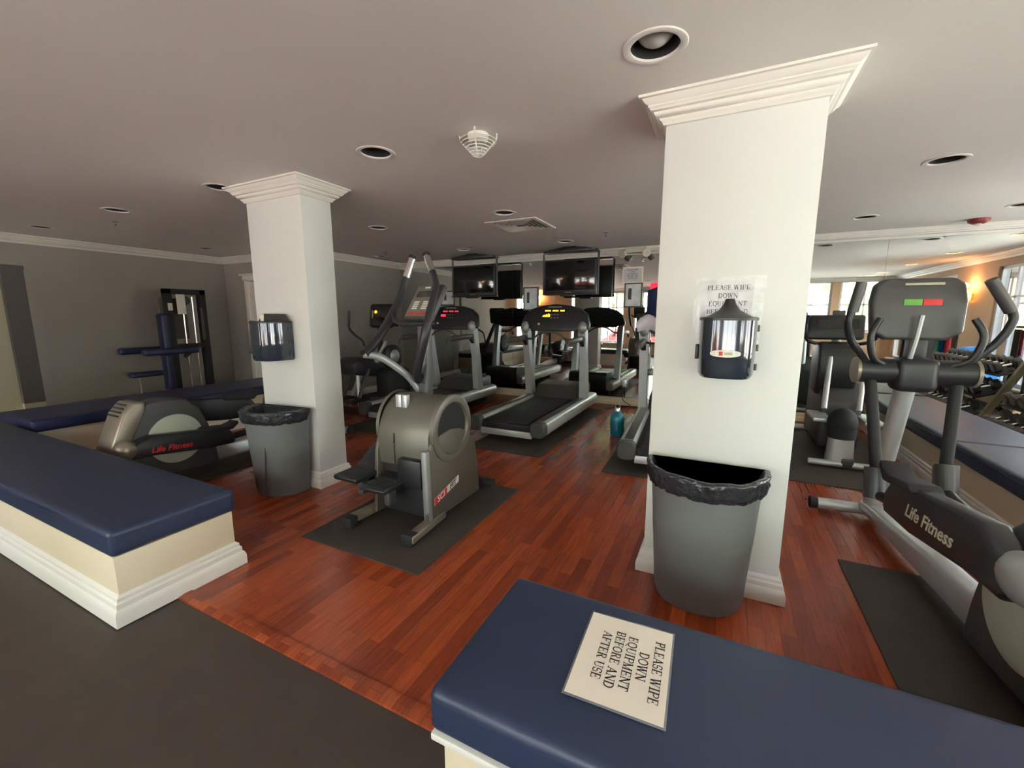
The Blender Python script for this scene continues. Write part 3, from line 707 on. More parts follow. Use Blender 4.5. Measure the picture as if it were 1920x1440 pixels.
# ------------------------------------------------------------------ treadmills
def treadmill(label, loc, rz, led, group=None):
    t = thing('treadmill', label, 'treadmill', loc, rz)
    L = 2.2
    for sx in (-1, 1):
        def xs_(y, s=1.):
            r = []
            for i in range(16):
                a = 2*PI*i/16
                r.append((sx*.395+.082*s*math.copysign(abs(math.cos(a))**.6, math.cos(a)), y, .185+.085*s*math.copysign(abs(math.sin(a))**.6, math.sin(a))))
            return r
        r_ = MB().loft([xs_(.1), xs_(L-.05), xs_(L, .8)]).build('side_rail', 'silver', t)
        MB().box((sx*.385, 1.0, .272), (.085, 1.75, .006), bev=.002).build('rail_grip', 'dark', r_)
        MB().loft([xs_(0, .9), xs_(.012, 1.04), xs_(.10, 1.04)]).build('end_cap', 'dark', r_)
        # upright: leaning post
        up = MB().loft([[(sx*.41+dx*.05, 1.68+dy*.075, .24) for dx, dy in ((-1, -1), (1, -1), (1, 1), (-1, 1))],
                   [(sx*.42+dx*.045, 1.60+dy*.06, .80) for dx, dy in ((-1, -1), (1, -1), (1, 1), (-1, 1))],
                   [(sx*.42+dx*.05, 1.52+dy*.06, 1.22) for dx, dy in ((-1, -1), (1, -1), (1, 1), (-1, 1))]]).build('upright', 'silver', t, angle=80)
        MB().ellipsoid((sx*.42, 1.49, 1.25), (.062, .065, .09)).build('arm_pod', 'frame_grey', t)
        MB().box((sx*.42, 1.2, 1.10), (.075, .62, .075), bev=.028, rot=(.03, 0, 0)).build('handrail', 'dark', t)
        MB().tube([(sx*.42, .9, 1.09), (sx*.42, .84, 1.06), (sx*.42, .82, 1.0)], .022, 10).build('rail_end', 'dark', t)
        MB().prism([(1.50, 1.08), (1.42, 1.08), (1.56, .94), (1.62, .98)], sx*.42-.03, sx*.42+.03, 'x', bev=.008).build('gusset', 'black', t)
    MB().box((0, .95, .165), (.66, 1.8, .10), bev=.02).build('deck', 'matte_black', t)
    MB().box((0, .93, .232), (.53, 1.72, .02), bev=.006).build('belt', 'belt', t)
    MB().cyl((-.28, .10, .19), (.28, .10, .19), .042, n=18).build('rear_roller', 'belt', t)
    MB().box((0, .045, .11), (.64, .035, .07), bev=.004).build('rear_crossbar', 'silver', t)
    for sx in (-1, 1): MB().box((sx*.28, .06, .17), (.02, .03, .05), bev=.004).build('tension_bolt', 'black', t)
    hd = [(1.55, .20), (1.60, .25), (1.72, .33), (1.80, .40), (2.16, .42), (2.22, .38), (2.22, .10), (1.55, .10)]
    MB().prism(hd, -.345, .345, 'x', bev=.015).build('motor_hood', 'dark', t)
    MB().box((0, 1.98, .07), (.7, .1, .14), bev=.01).build('front_foot', 'matte_black', t)
    for sx in (-1, 1): MB().cyl((sx*.28, .35, .0), (sx*.28, .35, .12), .03, n=12).build('foot', 'matte_black', t)
    # console: wide curved wing shape
    top = [(-.50, 1.30), (-.46, 1.43), (-.36, 1.51), (-.2, 1.555), (0, 1.575), (.2, 1.555), (.36, 1.51), (.46, 1.43), (.50, 1.30)]
    pr = [(-.50, 1.24), (-.36, 1.235), (-.34, 1.20), (.34, 1.20), (.36, 1.235), (.50, 1.24)]
    outl = pr[::-1] and (pr + [(x, z) for x, z in top[::-1]])
    cn = MB().prism(outl, 0, .11, 'y', bev=.02, seg=3).build('console', 'black', t)
    cn.location = (0, 1.50, 0)
    cn.rotation_euler = (0, 0, 0)
    sh = Matrix(((1, 0, 0, 0), (0, 1, .28, -.36), (0, 0, 1, 0), (0, 0, 0, 1)))
    cn.data.transform(sh)
    def pf(u, v): return (u, .28*v-.36-.0025, v)
    mb = MB()
    mb.flat([pf(-.17, 1.465), pf(.17, 1.465), pf(.17, 1.50), pf(-.17, 1.50)]); mb.build('display_window', 'screen', cn)
    mb = MB()
    for k in range(13):
        if k in (4, 9): continue
        u = -.145+.0225*k; mb.flat([(x, y-.002, z) for x, y, z in (pf(u, 1.474), pf(u+.017, 1.474), pf(u+.017, 1.492), pf(u, 1.492))])
    if led == 'led_orange':
        for k, hgt in enumerate((.010, .022, .016, .03, .022, .040, .028)):
            u = -.175+.016*k; mb.flat([(x, y-.002, z) for x, y, z in (pf(u, 1.40), pf(u+.013, 1.40), pf(u+.013, 1.405+hgt), pf(u, 1.405+hgt))])
    else:
        mb.flat([(x, y-.002, z) for x, y, z in (pf(-.175, 1.405), pf(-.085, 1.405), pf(-.085, 1.435), pf(-.175, 1.435))])
    if led: mb.build('display_readout', led, cn)
    else: mb.bm.free()
    mb = MB()
    for r in range(2):
        for k in range(3): mb.flat([(x, y-.002, z) for x, y, z in (pf(-.05+.045*k, 1.38+.045*r), pf(-.03+.045*k, 1.38+.045*r), pf(-.03+.045*k, 1.39+.045*r), pf(-.05+.045*k, 1.39+.045*r))])
    mb.build('console_button', 'logo_grey', cn)
    MB().lathe([(.001, .006), (.018, .006), (.018, 0)], pf(-.22, 1.30), 18, rot=(PI/2, 0, 0)).build('stop_button', 'orange_wall', cn)
    MB().box((0, .28*1.52-.36-.006, 1.535), (.2, .006, .012), bev=.002).build('console_badge', 'logo_grey', cn)
    # heart-rate bar arching between the uprights
    MB().tube(spline([(-.40, 1.42, 1.10), (-.26, 1.36, 1.10), (-.14, 1.34, 1.17), (0, 1.34, 1.20), (.14, 1.34, 1.17), (.26, 1.36, 1.10), (.40, 1.42, 1.10)], 6), .014, 10).build('heart_rate_bar', 'dark', t)
    return t
treadmill('treadmill with the red lit display, between the stepping machine and the left mirror end', (-3.86, 4.10, .008), 0, 'led_red')['label'] = 'treadmill with a red lit display behind the stepping machine'
treadmill('treadmill with an orange lit display standing in the middle before the mirror', (-2.12, 4.10, .008), 0, 'led_orange')
t3 = treadmill('treadmill partly hidden behind the column nearest the camera', (-.33, 3.85, .008), math.radians(3.8), None)

# ------------------------------------------------------------------ elliptical trainers
def elliptical(label, loc, rz, logo, stickers, s=1.):
    t = thing('elliptical_trainer', label, 'exercise machine', loc, rz)
    # base
    MB().cyl((-.34, 2.08, .055), (.34, 2.08, .055), .040, n=18).build('front_foot', 'silver', t)
    for sx in (-1, 1): MB().cyl((sx*.345, 2.08, .055), (sx*.30, 2.08, .055), .043, n=18).build('foot_cap', 'matte_black', t)
    MB().cyl((-.30, .12, .05), (.30, .12, .05), .040, n=18).build('rear_foot', 'matte_black', t)
    MB().prism([(.60, .06), (.62, .215), (1.2, .205), (2.08, .13), (2.08, .05), (1.2, .06)], -.06, .06, 'x', bev=.03, seg=3).build('center_rail', 'silver', t)
    # rear drive housing
    prof = [(.06, .08), (.05, .40), (.14, .64), (.22, .705), (.34, .725), (.50, .70), (.60, .60), (.66, .44), (.70, .24), (.72, .06)]
    MB().prism(prof, -.105, .105, 'x', bev=.02, seg=3).build('drive_housing', 'dark', t)
    cp = MB().prism([(-.06, .14), (-.085, .32), (.05, .655), (.12, .735), (.20, .73), (.20, .66), (.08, .42), (.07, .14)], -.125, .125, 'x', bev=.018, seg=3).build('rear_cowl', 'taupe', t)
    mb = MB()
    for k in range(4): mb.box((0, .030+.020*k, .640+.026*k), (.16, .010, .010), rot=(.9, 0, 0))
    mb.build('vent_slot', 'matte_black', cp)
    for sx in (-1, 1):
        MB().lathe([(.001, .02), (.18, .02), (.208, .012), (.212, 0)], (sx*.10, .42 if stickers else .39, .375), 40, rot=(0, PI/2*sx, 0)).build('crank_disc', 'lightgrey', t)
        dz = 0. if sx < 0 else -.12; dy = 0. if sx < 0 else .22
        x0, x1 = sx*.135, sx*.225
        if sx < 0: fy = lambda u: .26+u*.80
        else: fy = lambda u: u*.66-.02
        fz = (lambda v: v) if sx < 0 else (lambda v: .24+(v-.37)*.75)
        PP = lambda L_: [(fy(u), fz(v)) for u, v in L_]
        lk = MB().prism(PP([(.04, .50), (.08, .60), (.28, .67), (.90, .61), (1.20, .55), (1.27, .47), (1.25, .37), (.9, .38), (.30, .45), (.1, .45)]), min(x0, x1), max(x0, x1), 'x', bev=.02, seg=3).build('pedal_link', 'black', t)
        MB().ellipsoid((sx*.18, fy(.05), fz(.56)), (.065, .11 if sx < 0 else .075, .09 if sx < 0 else .08), 18).build('crank_cap', 'frame_grey' if stickers else 'taupe', lk)
        MB().prism(PP([(.84, .60), (.90, .63), (1.16, .60), (1.26, .62), (1.30, .645), (1.31, .61), (1.22, .55), (.88, .58)]), sx*.18-.07, sx*.18+.06, 'x', bev=.008).build('pedal', 'matte_black', lk)
        MB().cyl((sx*.19, fy(1.20), fz(.44)), (sx*.195, 1.42+dy, .40), .028, n=14).build('link_rod', 'black', lk)
        m3 = Matrix(((0, 0, sx, 0), (sx, 0, 0, 0), (-sx*.08, 1, 0, 0), (0, 0, 0, 1)))
        font_mesh('Life Fitness', 'lettering', logo, lk, .088 if stickers else .066, Matrix.Translation((x1+.002*sx, fy(.70) if sx < 0 else .30, fz(.50))) @ m3, shear=.25, bold=.0015)
        MB().cyl((sx*.20, 1.42+dy, .38), (sx*.20, 1.46+dy, .55), .058, n=20).build('rod_joint', 'dark', t)
        MB().cyl((sx*.20, 1.46+dy, .54), (sx*.205, 1.72, 1.06), .030, n=16).build('lower_rod', 'matte_black', t)
        sway = -.10 if sx < 0 else -.04
        ua = MB().tube(spline([(sx*.205, 1.72, 1.07), (sx*.25, 1.72+sway*.2, 1.16), (sx*.33, 1.72+sway*.5, 1.26), (sx*.37, 1.72+sway*.9, 1.36), (sx*.365, 1.72+sway, 1.44), (.25 if sx > 0 else -.34, 1.70+sway, 1.60)], 6), .021, 12).build('swing_arm', 'black', t)
        MB().cyl((sx*.36, 1.72+sway, 1.44), (.248 if sx > 0 else -.339, 1.70+sway, 1.61), .028, n=14).build('grip', 'dark', ua)
        MB().tube(spline([(sx*.13, 1.70, 1.12), (sx*.22, 1.66, 1.17), (sx*.25, 1.64, 1.30), (sx*.21, 1.66, 1.40)], 5), .018, 10).build('fixed_grip', 'black', t)
    MB().cyl((0, 2.02, .10), (0, 1.76, 1.10), .052, n=20).build('mast', 'silver', t)
    cb = MB().cyl((-.28, 1.73, 1.085), (.28, 1.73, 1.085), .075, n=22).build('crossbar_housing', 'black', t)
    MB().box((0, 1.72, 1.07), (.2, .16, .2), bev=.04, seg=3).build('mast_head', 'black', t)
    for sx in (-1, 1): MB().cyl((sx*.285, 1.73, 1.085), (sx*.268, 1.73, 1.085), .079, n=22).build('end_ring', 'taupe', cb)
    MB().box((0, 1.76, 1.22), (.12, .06, .16), bev=.02).build('console_neck', 'black', t)
    oc = [(-.225, 1.32), (-.235, 1.5), (-.22, 1.60), (-.17, 1.635), (.17, 1.635), (.22, 1.60), (.235, 1.5), (.225, 1.32), (.15, 1.275), (-.15, 1.275)]
    cn = MB().prism([(u*.95-.015, v) for u, v in oc], 1.72, 1.80, 'y', bev=.02, seg=3).build('console', 'dark', t)
    cn.data.transform(Matrix(((1, 0, 0, 0), (0, 1, .12, -.17), (0, 0, 1, 0), (0, 0, 0, 1))))
    MB().box((0, 1.735, 1.60), (.18, .01, .014), bev=.003).build('console_badge', 'logo_grey', cn)
    if stickers:
        MB().box((-.045, 1.727, 1.495), (.085, .006, .036), bev=.001).build('green_sticker', 'green_st', cn)
        MB().box((.045, 1.727, 1.495), (.085, .006, .036), bev=.001).build('red_sticker', 'logo_red', cn)
    MB().tube([(-.02, 1.66, 1.42), (-.03, 1.66, 1.30), (-.04, 1.68, 1.16)], .013, 8).build('cable_clip', 'frame_grey', t)
    return t
M['green_st'] = mat('green_sticker', srgb(96, 160, 60), .5)
elliptical('large elliptical trainer on the right, its console carrying a green and a red sticker', (1.155, 1.60, .004), math.radians(4.0), 'logo_grey', True)
elliptical('low elliptical trainer with red lettering behind the bench, hidden partly by the column', (-4.25, 1.50, .008), 0, 'logo_red', False)

# cross trainer near the mirror, right of the near column
ct = thing('cross_trainer', 'dark cross trainer with a silver rear post standing close to the mirror', 'exercise machine', (1.12, 4.75, .008))
MB().cyl((-.30, .03, .04), (.34, .03, .04), .03, n=14).build('rear_foot', 'silver', ct)
MB().cyl((-.28, 1.5, .04), (.28, 1.5, .04), .035, n=14).build('front_foot', 'silver', ct)
MB().box((0, .75, .06), (.1, 1.5, .08), bev=.015).build('center_rail', 'dark', ct)
MB().loft([[(-.05+.115*math.cos(2*PI*i/16), .10+.09*math.sin(2*PI*i/16), .06) for i in range(16)], [(-.05+.10*math.cos(2*PI*i/16), .10+.08*math.sin(2*PI*i/16), .30) for i in range(16)]]).build('rear_post', 'silver', ct)
MB().ellipsoid((-.05, .12, .42), (.12, .12, .14), 20).cyl((-.05, .1, .28), (-.05, .1, .38), .11, n=18).build('rear_knob', 'matte_black', ct)
MB().prism([(.45, .08), (.45, .55), (.62, .74), (1.0, .80), (1.25, .62), (1.3, .08)], -.17, .17, 'x', bev=.03, seg=3).build('drive_housing', 'dark', ct)
for sx in (-1, 1):
    MB().cyl((sx*.14-.02, .36, .50), (sx*.14+.02, .55, 1.0), .026, n=12).build('lever', 'silver', ct)
    MB().box((sx*.2, .35, .42), (.15, .4, .04), bev=.012).build('pedal', 'silver', ct)
    MB().tube(spline([(sx*.12, 1.0, 1.1), (sx*.28, .9, 1.15), (sx*.33, .78, 1.3), (sx*.31, .74, 1.42)], 5), .018, 10).build('grip', 'black', ct)
MB().prism([(.50, .85), (.55, 1.12), (.66, 1.15), (.95, 1.10), (.95, .62), (.6, .6)], -.22, .12, 'x', bev=.03, seg=3).build('shroud', 'black', ct)
MB().cyl((0, 1.15, .5), (0, 1.0, 1.25), .045, n=14).build('mast', 'silver', ct)
cn = MB().box((-.04, .92, 1.29), (.50, .10, .26), rot=(-.2, 0, 0), bev=.025).build('console', 'black', ct)
MB().box((-.03, .86, 1.33), (.36, .01, .1), rot=(-.2, 0, 0)).build('console_display', 'screen', cn)
MB().box((-.02, .93, 1.44), (.11, .05, .06), bev=.01).build('phone_rest', 'dark', cn)

# arc trainer at the far left, behind the column
at = thing('arc_trainer', 'black arc trainer with silver legs between the column and the grey wall', 'exercise machine', (-4.98, 4.85, 0))
MB().prism([(-.32, .56), (-.34, .74), (-.20, .80), (.3, .78), (.42, .70), (.40, .56), (.1, .48)], -.19, .19, 'x', bev=.03, seg=3).build('hub_housing', 'black', at)
MB().cyl((-.12, .15, .62), (-.47, .15, .03), .038, n=14).build('leg', 'silver', at)
MB().cyl((.10, -.20, .58), (.22, -.30, .03), .030, n=14).build('leg', 'silver', at)
MB().cyl((0, .40, .58), (0, .8, .03), .035, n=14).build('leg', 'silver', at)
MB().box((0, -.32, .035), (.78, .08, .06), bev=.012).build('floor_bar', 'matte_black', at); MB().box((0, .8, .035), (.6, .08, .06), bev=.012).build('floor_bar', 'matte_black', at)
MB().lathe([(.001, .05), (.14, .05), (.19, .03), (.20, 0), (.19, -.03), (.001, -.05)], (.50, .12, .80), 32, rot=(0, PI/2, 0)).build('flywheel', 'black', at)
MB().lathe([(.001, .02), (.07, .02), (.10, 0)], (.555, .12, .82), 24, rot=(0, PI/2, 0)).build('flywheel_cover', 'frame_grey', at)
MB().box((.30, .35, .36), (.34, .5, .5), bev=.08, seg=3).build('rear_housing', 'matte_black', at)
MB().tube([(.50, .0, 1.05), (.42, .0, .92), (.28, .02, .74)], [.022, .028, .045], 12).build('fork', 'silver', at)
MB().cyl((.10, .3, .7), (.28, .12, 1.28), .04, n=14).build('mast', 'dark', at)
cn = MB().box((.34, .12, 1.42), (.42, .10, .36), bev=.05, seg=4, rot=(-.15, 0, .1)).build('console', 'black', at)
MB().lathe([(.001, .004), (.022, .004), (.022, 0)], (.27, .062, 1.48), 16, rot=(PI/2-.15, 0, 0)).build('power_light', 'led_orange', cn)
MB().box((.205, .055, 1.40), (.022, .008, .20), rot=(0, .12, 0)).build('console_strip', 'logo_grey', cn)
MB().tube(spline([(-.32, .1, 1.50), (-.33, .1, 1.36), (-.34, .1, 1.23), (-.22, .1, 1.12), (-.06, .1, 1.02), (.0, .1, .80)], 5), .018, 10).build('swing_arm', 'black', at)
MB().tube(spline([(.30, .0, 1.40), (.42, -.04, 1.36), (.56, -.04, 1.30), (.74, 0, 1.29)], 5), .022, 10).build('grip', 'matte_black', at)
for sx in (-1, 1):
    MB().cyl((sx*.16+.02, -.05, .62), (sx*.16+.1, -.35, .22), .028, n=12).build('pedal_arm', 'dark', at)
    MB().box((sx*.16+.1, -.38, .20), (.16, .34, .04), bev=.012).build('pedal', 'matte_black', at)

# ------------------------------------------------------------------ televisions hung from the ceiling
def tv(label, xc):
    t = thing('television', label, 'television', (xc, 6.33, 0))
    w, zt = .43, 2.385
    MB().tube([(-w, 0, 2.30), (-w, 0, zt-.03), (-w+.03, 0, zt), (w-.03, 0, zt), (w, 0, zt-.03), (w, 0, 1.74)], .016, 10).tube([(-w, 0, 2.32), (-w, 0, 1.74)], .016, 10).build('hanging_frame', 'dark', t)
    MB().prism([(-w+.02, zt), (-.25, zt+.025), (-.1, zt+.045), (.1, zt+.045), (.25, zt+.03), (w-.02, zt), (w-.02, zt-.02), (-w+.02, zt-.02)], -.10, .12, 'y', bev=.004).build('ceiling_tray', 'black', t)
    MB().box((0, 0, CEIL-.015), (.2, .2, .03), bev=.004).cyl((0, 0, zt+.03), (0, 0, CEIL-.01), .03, n=12).build('ceiling_mount', 'black', t)
    b = MB().box((0, .0, 2.005), (.82, .07, .50), bev=.012).build('tv_body', 'black', t)
    MB().box((0, -.037, 2.02), (.775, .006, .425), bev=.002).build('tv_screen', 'screen', b)
    MB().box((-.02, -.038, 1.775), (.1, .006, .008)).build('tv_badge', 'logo_grey', b)
    MB().box((0, .0, 1.745), (.84, .16, .018), bev=.006).box((-.04, 0, 1.728), (.2, .12, .02), bev=.004).build('shelf', 'black', t)
    return t
tv('black television hung above the treadmill with the red display', -3.83)
tv('black television hung above the treadmill with the orange display', -2.135)

# ------------------------------------------------------------------ knee raise station and weight stack by the left wall
kr = thing('knee_raise_station', 'tall black weight stack station with navy arm pads by the grey wall', 'exercise machine', (-7.55, 3.45, -.004))
mb = MB()
for x, y in ((0, .10), (0, .57)):
    mb.box((x, y, .915), (.11, .09, 1.83), bev=.008)
mb.box((0, .335, 1.79), (.11, .56, .08), bev=.008).box((0, .30, .04), (.5, .8, .08), bev=.01).box((.0, .30, .96), (.09, .6, .07), bev=.01)
mb.build('frame', 'matte_black', kr)
for y in (.29, .43): MB().cyl((.02, y, .08), (.02, y, 1.72), .013, n=10).build('guide_rod', 'chrome', kr)
MB().box((0, .34, .18), (.16, .26, .24), bev=.008).build('weight_stack', 'matte_black', kr)
MB().cyl((.03, .33, 1.66), (-.03, .33, 1.66), .07, n=20).build('pulley', 'black', kr)
MB().box((-.03, .18, 1.38), (.01, .36, .62), bev=.003).build('rear_shield', 'dark_jamb', kr)
MB().box((.065, .25, 1.60), (.006, .12, .30), bev=.003).build('placard', 'logo_white', kr)
MB().box((.058, .105, 1.56), (.006, .06, .11)).build('warning_label', 'logo_white', kr)
MB().box((.058, .53, 1.3), (.004, .04, .5)).build('side_lettering_plate', 'dark', kr)
MB().box((.0, .01, .88), (.19, .10, 1.16), bev=.038, seg=4).build('back_pad', 'vinyl2', kr)
for x, y0, y1 in ((-.27, -.46, .08), (.27, -.40, .30)):
    MB().box((x, (y0+y1)/2, .91), (.13, y1-y0, .095), bev=.035, seg=4).build('arm_pad', 'vinyl2', kr)
MB().box((0, -.04, .86), (.62, .06, .06), bev=.01).build('arm_support', 'matte_black', kr)
MB().box((0, -.28, .58), (.15, .40, .075), bev=.03, seg=4).build('seat', 'vinyl2', kr)
MB().cyl((0, -.36, .06), (0, -.36, .55), .014, n=10).build('seat_post', 'chrome', kr)
MB().box((0, -.2, .03), (.1, .5, .05), bev=.01).build('floor_bar', 'matte_black', kr)
MB().tube([(.03, .45, .95), (.1, .30, .88), (.1, .2, .80)], .03, 10).build('lever', 'black', kr)

# ------------------------------------------------------------------ ceiling fittings
LG = 'recessed ceiling lights over the wood floor'
def downlight(x, y, label, lit=False, bulb=False, group=None):
    t = thing('recessed_light', label, 'ceiling light', (x, y, CEIL), group=group)
    MB().lathe([(HR-.004, .006), (HR-.004, -.003), (HR+.008, -.006), (HR+.022, -.004), (HR+.026, .001)], n=36).build('trim_ring', 'ceil' if not lit else 'white', t)
    MB().lathe([(HR-.003, .002), (HR-.006, .16), (.0, .165)], n=32).build('baffle', 'matte_black', t)
    if lit: MB().lathe([(.001, .035), (.07, .038), (.078, .05)], n=24).build('lamp_face', 'lamp_on', t)
    else: MB().ellipsoid((.0, .005, .062 if bulb else .115), (.072, .072, .056) if bulb else (.05, .05, .03), 24).build('bulb', 'bulb', t)
    return t
lab0 = 'recessed ceiling light, the biggest one, showing its grey bulb beside the near column'
near = {(-.31, 1.87): lab0, (-2.05, 2.21): 'recessed ceiling light with a white ring, left of the caged smoke detector',
        (-3.71, 2.21): 'recessed ceiling light half hidden by the crown of the column by the bench',
        (-5.4, 2.21): 'second recessed ceiling light from the left wall crown, near row',
        (-7.2, 2.21): 'recessed ceiling light closest to the left doorway',
        (-2.05, 3.98): 'recessed ceiling light beside the square air vent',
        (-3.71, 3.98): 'recessed ceiling light halfway between the column by the bench and the vent',
        (-7.2, 3.98): 'recessed ceiling light near the corner above the knee raise station',
        (1.25, 3.98): 'recessed ceiling light with pale ring above the large elliptical trainer',
        (1.25, 5.82): 'recessed ceiling light right of the near column, close to the mirror crown',
        (2.42, 5.82): 'recessed ceiling light at the right picture edge near the red alarm',
        (-2.05, 5.82): 'recessed ceiling light above the television over the orange display treadmill',
        (-3.71, 5.82): 'recessed ceiling light above the television over the red display treadmill',
        (-5.4, 5.82): 'recessed ceiling light above the arc trainer near the grey wall'}
for x, y in LIGHTS:
    if (x, y) in near: downlight(x, y, near[(x, y)], False, (x, y) == (-.31, 1.87))
    else: downlight(x, y, 'recessed ceiling light not lit, seen only in the mirror', group='unlit recessed lights seen in the mirror')
for x, y in LIT:
    t = downlight(x, y, 'glowing warm recessed light near the right windows, seen in the mirror', True, group='lit recessed lights by the windows')
    l = bpy.data.lights.new('warm_spot', 'SPOT'); l.energy = 9; l.color = (1, .76, .5); l.spot_size = 1.9; l.spot_blend = .6; l.shadow_soft_size = .06
    o = bpy.data.objects.new('warm_spot', l); C.objects.link(o); o.location = (x, y, CEIL-.01)
# square diffuser vent
v = thing('air_vent', 'square louvred air vent in the ceiling', 'vent', (-2.14, 4.57, CEIL-.001))
mb = MB().sweep(rect_ccw(-.27, .27, -.27, .27), [(.0, .0), (.035, .0), (.035, -.008), (0, -.012)], True); mb.build('frame', 'white', v)
MB().box((0, 0, -.002), (.54, .54, .003)).build('backing', 'dark_jamb', v)
for k in range(5):
    a = .24-.045*k
    MB().sweep(rect_ccw(-a, a, -a, a), [(0, -.004), (.022, -.016), (.024, -.014), (.002, -.002)], True).build('louvre', 'white', v)
# caged smoke detector
sd = thing('smoke_detector', 'smoke detector under a white wire cage on the ceiling', 'smoke detector', (-1.33, 2.26, CEIL))
MB().lathe([(.001, -.045), (.04, -.045), (.055, -.03), (.06, 0)], n=28).build('detector', 'white', sd)
mb = MB()
for k in range(7):
    r = .105-.0125*k; z = -.035-.0125*k
    mb.tube([(r*math.cos(2*PI*j/28), r*math.sin(2*PI*j/28), z) for j in range(29)], .0028, 6, cap=False)
for k in range(4):
    a = k*PI/2+.35; mb.tube([(.108*math.cos(a), .108*math.sin(a), 0), (.106*math.cos(a), .106*math.sin(a), -.03), (.028*math.cos(a), .028*math.sin(a), -.112)], .004, 6)
mb.build('wire_cage', 'logo_white', sd)
for x, y, lb in ((-1.39, 5.45, 'tiny ceiling sprinkler head right of the vent'), (-6.05, 2.45, 'tiny ceiling sprinkler head near the left wall'), (-5.0, 5.5, 'tiny ceiling sprinkler head above the arc trainer'), (-3.5, 5.7, 'tiny ceiling sprinkler head just above the left television')):
    o = MB().lathe([(.001, -.04), (.014, -.04), (.006, -.03), (.006, -.008), (.03, -.004), (.03, 0)], n=16).build('sprinkler_head', 'chrome'); o.location = (x, y, CEIL); tag(o, lb, 'sprinkler')
fa = thing('fire_alarm', 'red fire alarm fitting on the ceiling before the mirror crown', 'alarm', (2.36, 6.45, CEIL))
MB().lathe([(.001, -.05), (.05, -.05), (.085, -.03), (.09, 0)], n=28).build('alarm_base', 'strobe', fa)
MB().ellipsoid((0, 0, -.05), (.028, .028, .02)).build('strobe_lens', 'logo_white', fa)
# emergency light
el = thing('emergency_light', 'beige twin-head emergency light on the crown above the mirror', 'light', (-1.25, 6.70, 2.36))
MB().box((0, 0, .03), (.30, .10, .09), bev=.012).build('battery_box', 'beige', el)
for sx in (-1, 1):
    MB().lathe([(.001, 0), (.045, .0), (.06, .05), (.062, .07), (.001, .06)], (sx*.15, -.06, -.01), 24, rot=(1.9, 0, sx*.5)).build('lamp_head', 'beige', el)
# exit sign seen in the mirror
ex = thing('exit_sign', 'red lit exit sign seen at the edge of the near column in the mirror', 'sign', (-2.0, -.55, CEIL))
MB().box((0, 0, -.10), (.30, .04, .18), bev=.006).box((0, 0, -.01), (.1, .04, .02)).build('sign_box', 'exit_red', ex)

# ------------------------------------------------------------------ papers and framed posters on the mirror
pn = thing('notice', 'printed paper notice stuck high on the mirror beside the television', 'sign', (-1.30, YM-.012, 2.04))
MB().box((0, 0, 0), (.31, .002, .24)).build('paper_border', 'paper', pn); MB().box((0, -.0016, 0), (.275, .001, .205)).build('paper_sheet', 'paper_cool', pn)
mb = MB()
for (ln, hh), vv in [(('PLEASE WIPE', .02), .066), (('DOWN', .02), .034), (('EQUIPMENT', .02), .002), (('BEFORE AND', .02), -.030), (('AFTER USE', .02), -.062)]:
    text_strokes(mb, ln, 0, vv, hh, lambda a, b: (a, -.003, b), 1.1)
mb.build('lettering', 'ink', pn)
for x, z, w_, h_, lb in ((-3.0, 1.71, .25, .36, 'framed exercise poster on the mirror between the two televisions'), (-1.28, 1.735, .24, .34, 'framed exercise poster on the mirror under the printed notice'), (-4.72, 1.75, .28, .24, 'framed poster on the mirror left of the left television')):
    p = thing('framed_poster', lb, 'picture', (x, YM-.014, z))
    MB().sweep([(-w_/2, -h_/2), (w_/2, -h_/2), (w_/2, h_/2), (-w_/2, h_/2)], [(-.004, -.010), (.016, -.010), (.016, .004), (-.004, .004)], True).build('frame', 'darkframe', p).data.transform(Matrix(((1, 0, 0, 0), (0, 0, 1, 0), (0, 1, 0, 0), (0, 0, 0, 1))))
    MB().box((0, 0, 0), (w_, .004, h_)).build('poster_print', 'poster', p)
    MB().box((-.05, -.003, .02), (.05, .002, h_*.5), bev=.0005).build('poster_figure', 'dark', p)

# ------------------------------------------------------------------ small loose things
bo = thing('water_bottle', 'teal metal water bottle standing on the floor beside the half-hidden treadmill', 'bottle', (-1.06, 5.0, 0))
MB().lathe([(.001, 0), (.072, 0), (.080, .012), (.082, .12), (.082, .19), (.072, .25), (.040, .285), (.034, .30), (.001, .30)], n=28).build('bottle_body', 'teal', bo)
MB().lathe([(.032, .295), (.032, .33), (.026, .34), (.001, .34)], n=20).tube([(-.028, 0, .33), (-.025, 0, .37), (.0, 0, .385), (.025, 0, .37), (.028, 0, .33)], .006, 8).build('bottle_cap', 'chrome', bo)
cd = MB().tube(spline([(-1.55, 6.42, .012), (-1.5, 6.52, .012), (-1.42, 6.62, .012), (-1.3, 6.66, .012), (-1.12, 6.7, .012)], 8), .011, 8).build('extension_cable', 'black'); tag(cd, 'black power cable running along the floor to the socket below the mirror', 'cable')
soc = thing('power_socket', 'chrome power socket box on the mirror beside the half-hidden treadmill', 'socket', (-1.35, YM-.03, .36))
MB().box((0, 0, 0), (.08, .05, .13), bev=.008).build('socket_plate', 'silver', soc)
MB().tube(spline([(0, -.03, -.04), (-.02, -.06, -.15), (.0, -.05, -.27), (.12, -.06, -.34)], 6), .006, 8).build('lead', 'black', soc)
tw = MB().loft([[(-.10, 0, .0), (-.05, .03, .02), (0, .04, .03), (.06, .02, .02), (.10, 0, 0)], [(-.12, -.02, .10), (-.05, .05, .12), (0, .03, .15), (.06, .05, .12), (.12, 0, .10)], [(-.08, .03, .16), (-.04, .06, .19), (0, .05, .2), (.05, .06, .18), (.08, .03, .15)]], cap=False, closed=False)
tw = tw.build('towel', 'towel', angle=80); tw.location = (-.77, 5.02, 1.24); tag(tw, 'crumpled white towel lying over the handrail of the half-hidden treadmill', 'towel')
